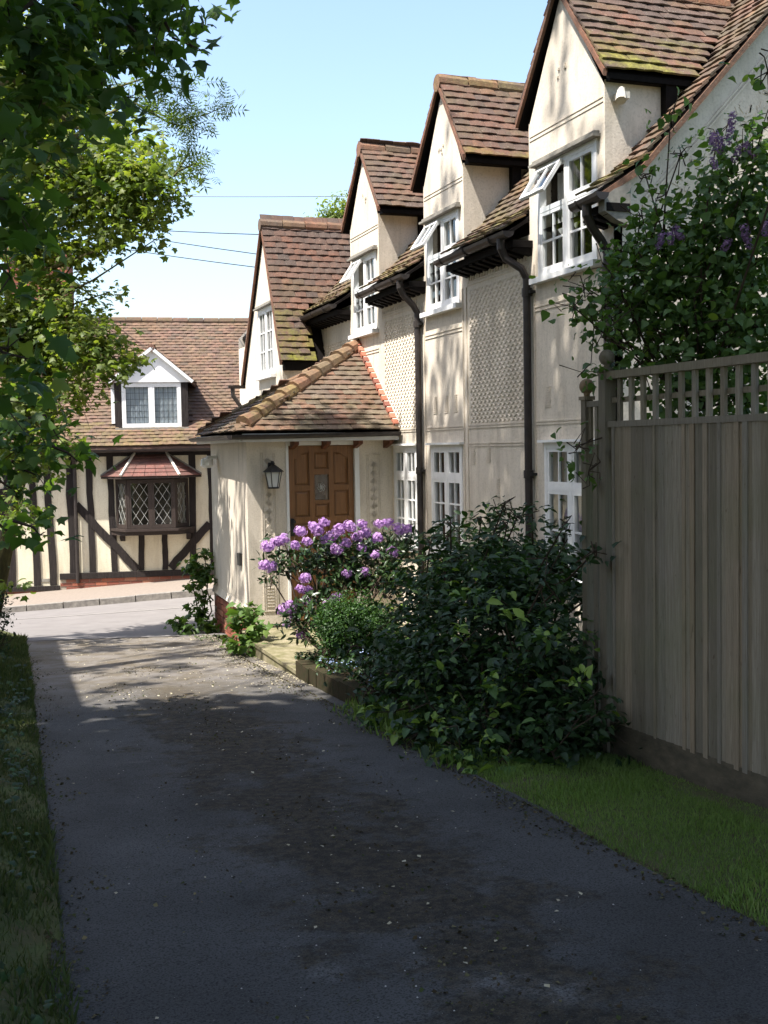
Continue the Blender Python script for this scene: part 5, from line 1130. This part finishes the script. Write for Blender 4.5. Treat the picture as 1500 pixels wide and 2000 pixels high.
def florets(n, R3, s, m, name='flower_head'):
    d = rng.normal(size=(n, 3)); d /= np.linalg.norm(d, axis=1)[:, None]; p = d * np.array(R3) * (.55 + .5 * rng.random((n, 1)))
    T5 = [(0, 0, 0)] + [(math.cos(a) * r, math.sin(a) * r, .18) for a, r in ((0, 1), (.63, .55), (1.26, 1), (1.88, .55), (2.51, 1), (3.14, .55), (3.77, 1), (4.4, .55), (5.03, 1), (5.65, .55))]
    F5 = [(0, 1 + i, 1 + (i + 1) % 10) for i in range(10)]
    return scatter_mesh(name, T5, F5, p, rots(d, rng.random(n) * 6), s * (.8 + .4 * rng.random(n)), rng.random(n), M[m])
PL = [florets(90, (.035, .035, .075), .011, 'lilacpetal') for _ in range(3)]
for k, (x, y, d) in enumerate([(1395, 275, 6.8), (1425, 265, 6.8), (1440, 300, 6.8), (1460, 290, 6.8), (1475, 300, 6.8), (1408, 285, 6.8), (1310, 465, 6.9), (1325, 455, 6.9), (1290, 470, 6.9), (1418, 480, 6.8), (1455, 455, 6.7), (1460, 470, 6.7), (1495, 445, 6.6), (1430, 235, 6.8), (1395, 320, 6.8)]):
    m4 = Matrix.Translation(Vector(at(x, y, d - .28))) @ Euler((random.uniform(-.5, .5), random.uniform(-.5, .5), 0)).to_matrix().to_4x4() @ Matrix.Scale(random.uniform(.6, .9), 4); lil.inst('flower_head', PL[k % 3], m4)
# rhododendron
HD = [(587, 1037), (613, 1028), (633, 1020), (663, 1033), (683, 1027), (707, 1023), (713, 1040), (737, 1050), (740, 1023), (758, 1020), (780, 1033), (797, 1033), (600, 1057), (637, 1053), (657, 1072), (677, 1060), (697, 1050), (707, 1070), (733, 1083), (767, 1078), (553, 1053), (523, 1067), (540, 1058), (577, 1065), (517, 1103), (530, 1107), (678, 1120), (713, 1117), (587, 1150), (600, 1153), (600, 1173), (567, 1183), (553, 1190), (657, 1167), (563, 1217), (590, 1238), (613, 1220), (571, 1200), (640, 1180), (620, 1035), (650, 1045), (596, 1128)]
RL = [AT(560, 1105, 10.9, .10), AT(600, 1095, 10.9, .13), AT(655, 1100, 10.9, .16), AT(640, 1150, 10.8, .14), AT(710, 1145, 10.9, .15), AT(575, 1215, 10.6, .10), AT(555, 1060, 11, .08), AT(790, 1080, 10.8, .14), AT(770, 1130, 10.7, .16), AT(640, 1070, 10.9, .17), AT(580, 1080, 10.9, .11), AT(700, 1075, 10.9, .19), AT(760, 1070, 10.9, .16), AT(800, 1050, 10.9, .10), AT(535, 1100, 11, .12), AT(530, 1130, 11, .07), AT(680, 1120, 10.8, .17), AT(750, 1120, 10.8, .19), AT(620, 1110, 10.8, .10), AT(590, 1185, 10.7, .14), AT(620, 1170, 10.7, .10), AT(590, 1225, 10.6, .10), AT(630, 1195, 10.8, .09), AT(600, 1250, 10.5, .04)]
rh = plant('rhododendron', 'mauve flowering rhododendron in front of the oak door', 'bush', (3.25, 10.55, -.35), [(c, r_ * 1.1) for c, r_ in RL], 11000, .09, NARROW, 'rhodo_leaf', spray=7, srad=.05, up=.35, stem_from=tuple(at(650, 1290, 10.5)), r0=.012, per=5)
PR = [florets(75, (.066, .066, .052), .019, 'petal') for _ in range(4)]
for k, (x, y) in enumerate(HD):
    m4 = Matrix.Translation(Vector(at(x, y, 10.72 + random.uniform(-.08, .08) + (.1 if x < 560 else 0)))) @ Euler((random.uniform(-.4, .4), random.uniform(-.4, .4), random.random() * 6)).to_matrix().to_4x4() @ Matrix.Scale(random.uniform(.72, 1.1), 4); rh.inst('flower_head', PR[k % 4], m4)
# plants at the porch foot
plant('fig_plant', 'bright green big-leaved plant at the near porch corner', 'plant', (2.70, 12.1, -.6), [AT(478, 1195, 12.2, .12), AT(455, 1215, 12.2, .10), AT(500, 1225, 12.1, .09), AT(475, 1250, 12.1, .12), AT(450, 1260, 12.1, .08), AT(490, 1270, 12, .09)], 11000, .105, LOBED, 'vine_leaf', spray=5, srad=.05, up=.7, twm='bark', r0=.012)
plant('climbing_plant', 'leafy climber at the far porch corner beside the street', 'plant', (2.72, 14.7, -.75), [AT(385, 1110, 14.9, .14), AT(400, 1130, 14.8, .12), AT(378, 1150, 14.9, .10), AT(395, 1170, 14.8, .10), AT(385, 1200, 14.8, .12), AT(352, 1222, 14.4, .09), AT(372, 1235, 14.4, .12), AT(400, 1225, 14.5, .12), AT(345, 1215, 14.4, .05), AT(400, 1085, 14.9, .1)], 11000, .09, LOBED, 'vine_leaf', spray=5, srad=.05, up=.6, rbias=-.15, twm='bark', r0=.012)
plant('lavender', 'grey-green lavender tuft between climber and porch plant', 'plant', (2.62, 13.4, -.6), [AT(402, 1245, 13.7, .09), AT(425, 1248, 13.5, .08), AT(390, 1250, 13.8, .07)], 9000, .07, NARROW, 'lav', spray=8, srad=.03, up=.1, r0=.003)
plant('red_leaved_plant', 'small plant with red stems in the bed behind the box ball', 'plant', (3.6, 10.2, -.3), [AT(793, 1240, 10.4, .06), AT(788, 1255, 10.4, .05)], 6000, .05, NARROW, 'redpetal', spray=5, srad=.03, r0=.003)
plant('yellow_green_plant', 'small fresh green plant catching sun among the shrubs', 'plant', (3.65, 9.9, -.3), [AT(820, 1235, 10.2, .10), AT(805, 1225, 10.2, .06)], 4500, .06, OVAL, 'vine_leaf', spray=5, srad=.04, r0=.003)
fg = [AT(640, 1290, 10., .10), AT(690, 1300, 9.6, .14), AT(740, 1290, 9.6, .12), AT(700, 1330, 9.2, .10), AT(760, 1330, 9., .14), AT(660, 1310, 9.6, .08), AT(740, 1350, 8.8, .1)]
t_ = plant('forget_me_not', 'low patch of tiny pale blue flowers along the bed edge', 'flowers', (3.0, 9.3, -.3), fg, 4200, .055, OVAL, 'shrub', spray=6, srad=.05, r0=.003)
P, Rr, S, Rn = foliage(fg, 2600, .012, spray=5, srad=.03, up=1., shell=.2); P[:, 2] += .03
t_.part('flowers', scatter_mesh('flowers', [(-1, -1, 0), (1, -1, 0), (1, 1, 0), (-1, 1, 0)], [(0, 1, 2, 3)], P, Rr, S * .6, Rn, M['bluepetal'], t_.off), M['bluepetal'], kind='stuff')
plant('clipped_hedge', 'dark hedge bush at the left edge where the drive meets the street', 'hedge', (.0, 12.4, -.5), [AT(-10, 1215, 12.4, .20), AT(2, 1262, 12.2, .14), AT(-60, 1180, 12.4, .4), AT(-5, 1180, 12.4, .12)], 9000, .045, OVAL, 'shrub', spray=6, srad=.05, up=.4)
# ivy and weeds on the bank
pts = []
for _ in range(110):
    y = 3.2 + rng.random() * 9; e = .07 + .030 * y; x = e - .02 - rng.random() * .5; k = 6
    for _ in range(k): pts.append((x + rng.normal() * .05, y + rng.normal() * .08, vz(x, y) + .03 + rng.random() * .05))
P = np.array(pts); n = len(P); me = scatter_mesh('ivy', *LOBED, P, rots(np.array([.1, -.3, 1.]) + .35 * rng.normal(size=(n, 3)), rng.random(n) * 6.3), .022 + .022 * rng.random(n), rng.random(n) * .8, M['shrub'])
single('bank_ivy', me, M['shrub'], kind='stuff', label='ivy and weeds creeping over the left bank')
pts = [(rng.uniform(2.7, 3.9), rng.uniform(6.0, 10.4)) for _ in range(5200)]
P = np.array([(x, y, bedz(x, y) + .02 + rng.random() * .06) for x, y in pts if x > 2.82]); n = len(P)
me = scatter_mesh('bed_ground_cover', *OVAL, P, rots(np.array([0, 0, 1.]) + .5 * rng.normal(size=(n, 3)), rng.random(n) * 6.3), .03 + .03 * rng.random(n), rng.random(n) * .8, M['shrub']); single('bed_ground_cover', me, M['shrub'], kind='stuff', label='low leafy ground cover under the shrubs')

# overhead cables
for k, ((xa, ya, da), (xb, yb, db), lb) in enumerate([((-200, 372, 36), (1000, 378, 34), 'topmost thin cable crossing the sky'), ((-200, 395, 30), (505, 458, 19), 'second cable from the top, running to the wing gable'), ((-200, 360, 30), (500, 496, 19), 'third cable from the top, left of the wing gable'), ((-200, 395, 30), (500, 522, 19), 'lowest cable, left of the wing gable')]):
    a, b = at(xa, ya, da), at(xb, yb, db); pts = [a + (b - a) * t - np.array([0, 0, .35 * 4 * t * (1 - t) * .4]) for t in np.linspace(0, 1, 14)]
    single('overhead_cable', MB().tube(pts, .008 if k else .01, 5), M['iron'], lb, 'cable', group='overhead cables')

# unseen building added on the left for the drive's straight shadow edge
nb = Thing('unseen_barn', 'plain brick outbuilding with tiled roof added unseen left of the drive to cast a straight shadow edge', 'building', (-4.4, 9, 0))
nb.part('wall', MB().box((-6.2, 7.6, -1), (-2.6, 12.8, 5.5)), M['brick'])
mb = MB(); mb.prism([(-2.4, 7.45, 5.5), (-4.4, 7.45, 6.95), (-6.4, 7.45, 5.5), (-6.4, 7.45, 5.4), (-4.4, 7.45, 6.85), (-2.4, 7.45, 5.4)], (0, 6.0, 0)); nb.part('roof', mb, M['tile_far'])
mb = MB(); mb.prism([(-2.6, 7.6, 5.5), (-4.4, 7.6, 6.8), (-6.2, 7.6, 5.5)], (0, 5.5, 0)); nb.part('gable', mb, M['brick'])

for k, (x, y, h, rr_, lb) in enumerate(((5.5, -7, 7, 2.6, 'unseen tree added behind the camera, right of the drive'), (-5.5, -9, 8, 3, 'unseen tree added behind the camera, left of the drive'), (-9.5, 1.5, 8, 2.8, 'unseen tree added left of the sycamore'), (-9, 17.5, 7, 2.6, 'unseen tree added beside the street, behind the outbuilding'))):  # unseen trees added for window reflections and to cut sky light
    t_ = Thing('unseen_tree', lb, 'tree', (x, y, 0)); lob = [((x + rng.normal() * rr_ * .4, y + rng.normal() * rr_ * .4, h * .62 + rng.normal() * h * .14), rr_ * .62) for _ in range(9)]
    P, Rr, S, Rn = foliage(lob, 55, .30, spray=6, srad=.3, up=.6); t_.part('crown', scatter_mesh('crown', *OVAL, P, Rr, S, Rn, M['syc_dark'], t_.off), M['syc_dark'])
    mb = MB(); mb.tube([(x, y, -.5), (x + .1, y, h * .3), (x, y + .1, h * .7)], [.25, .2, .1], 10); t_.part('trunk', mb, M['bark'])
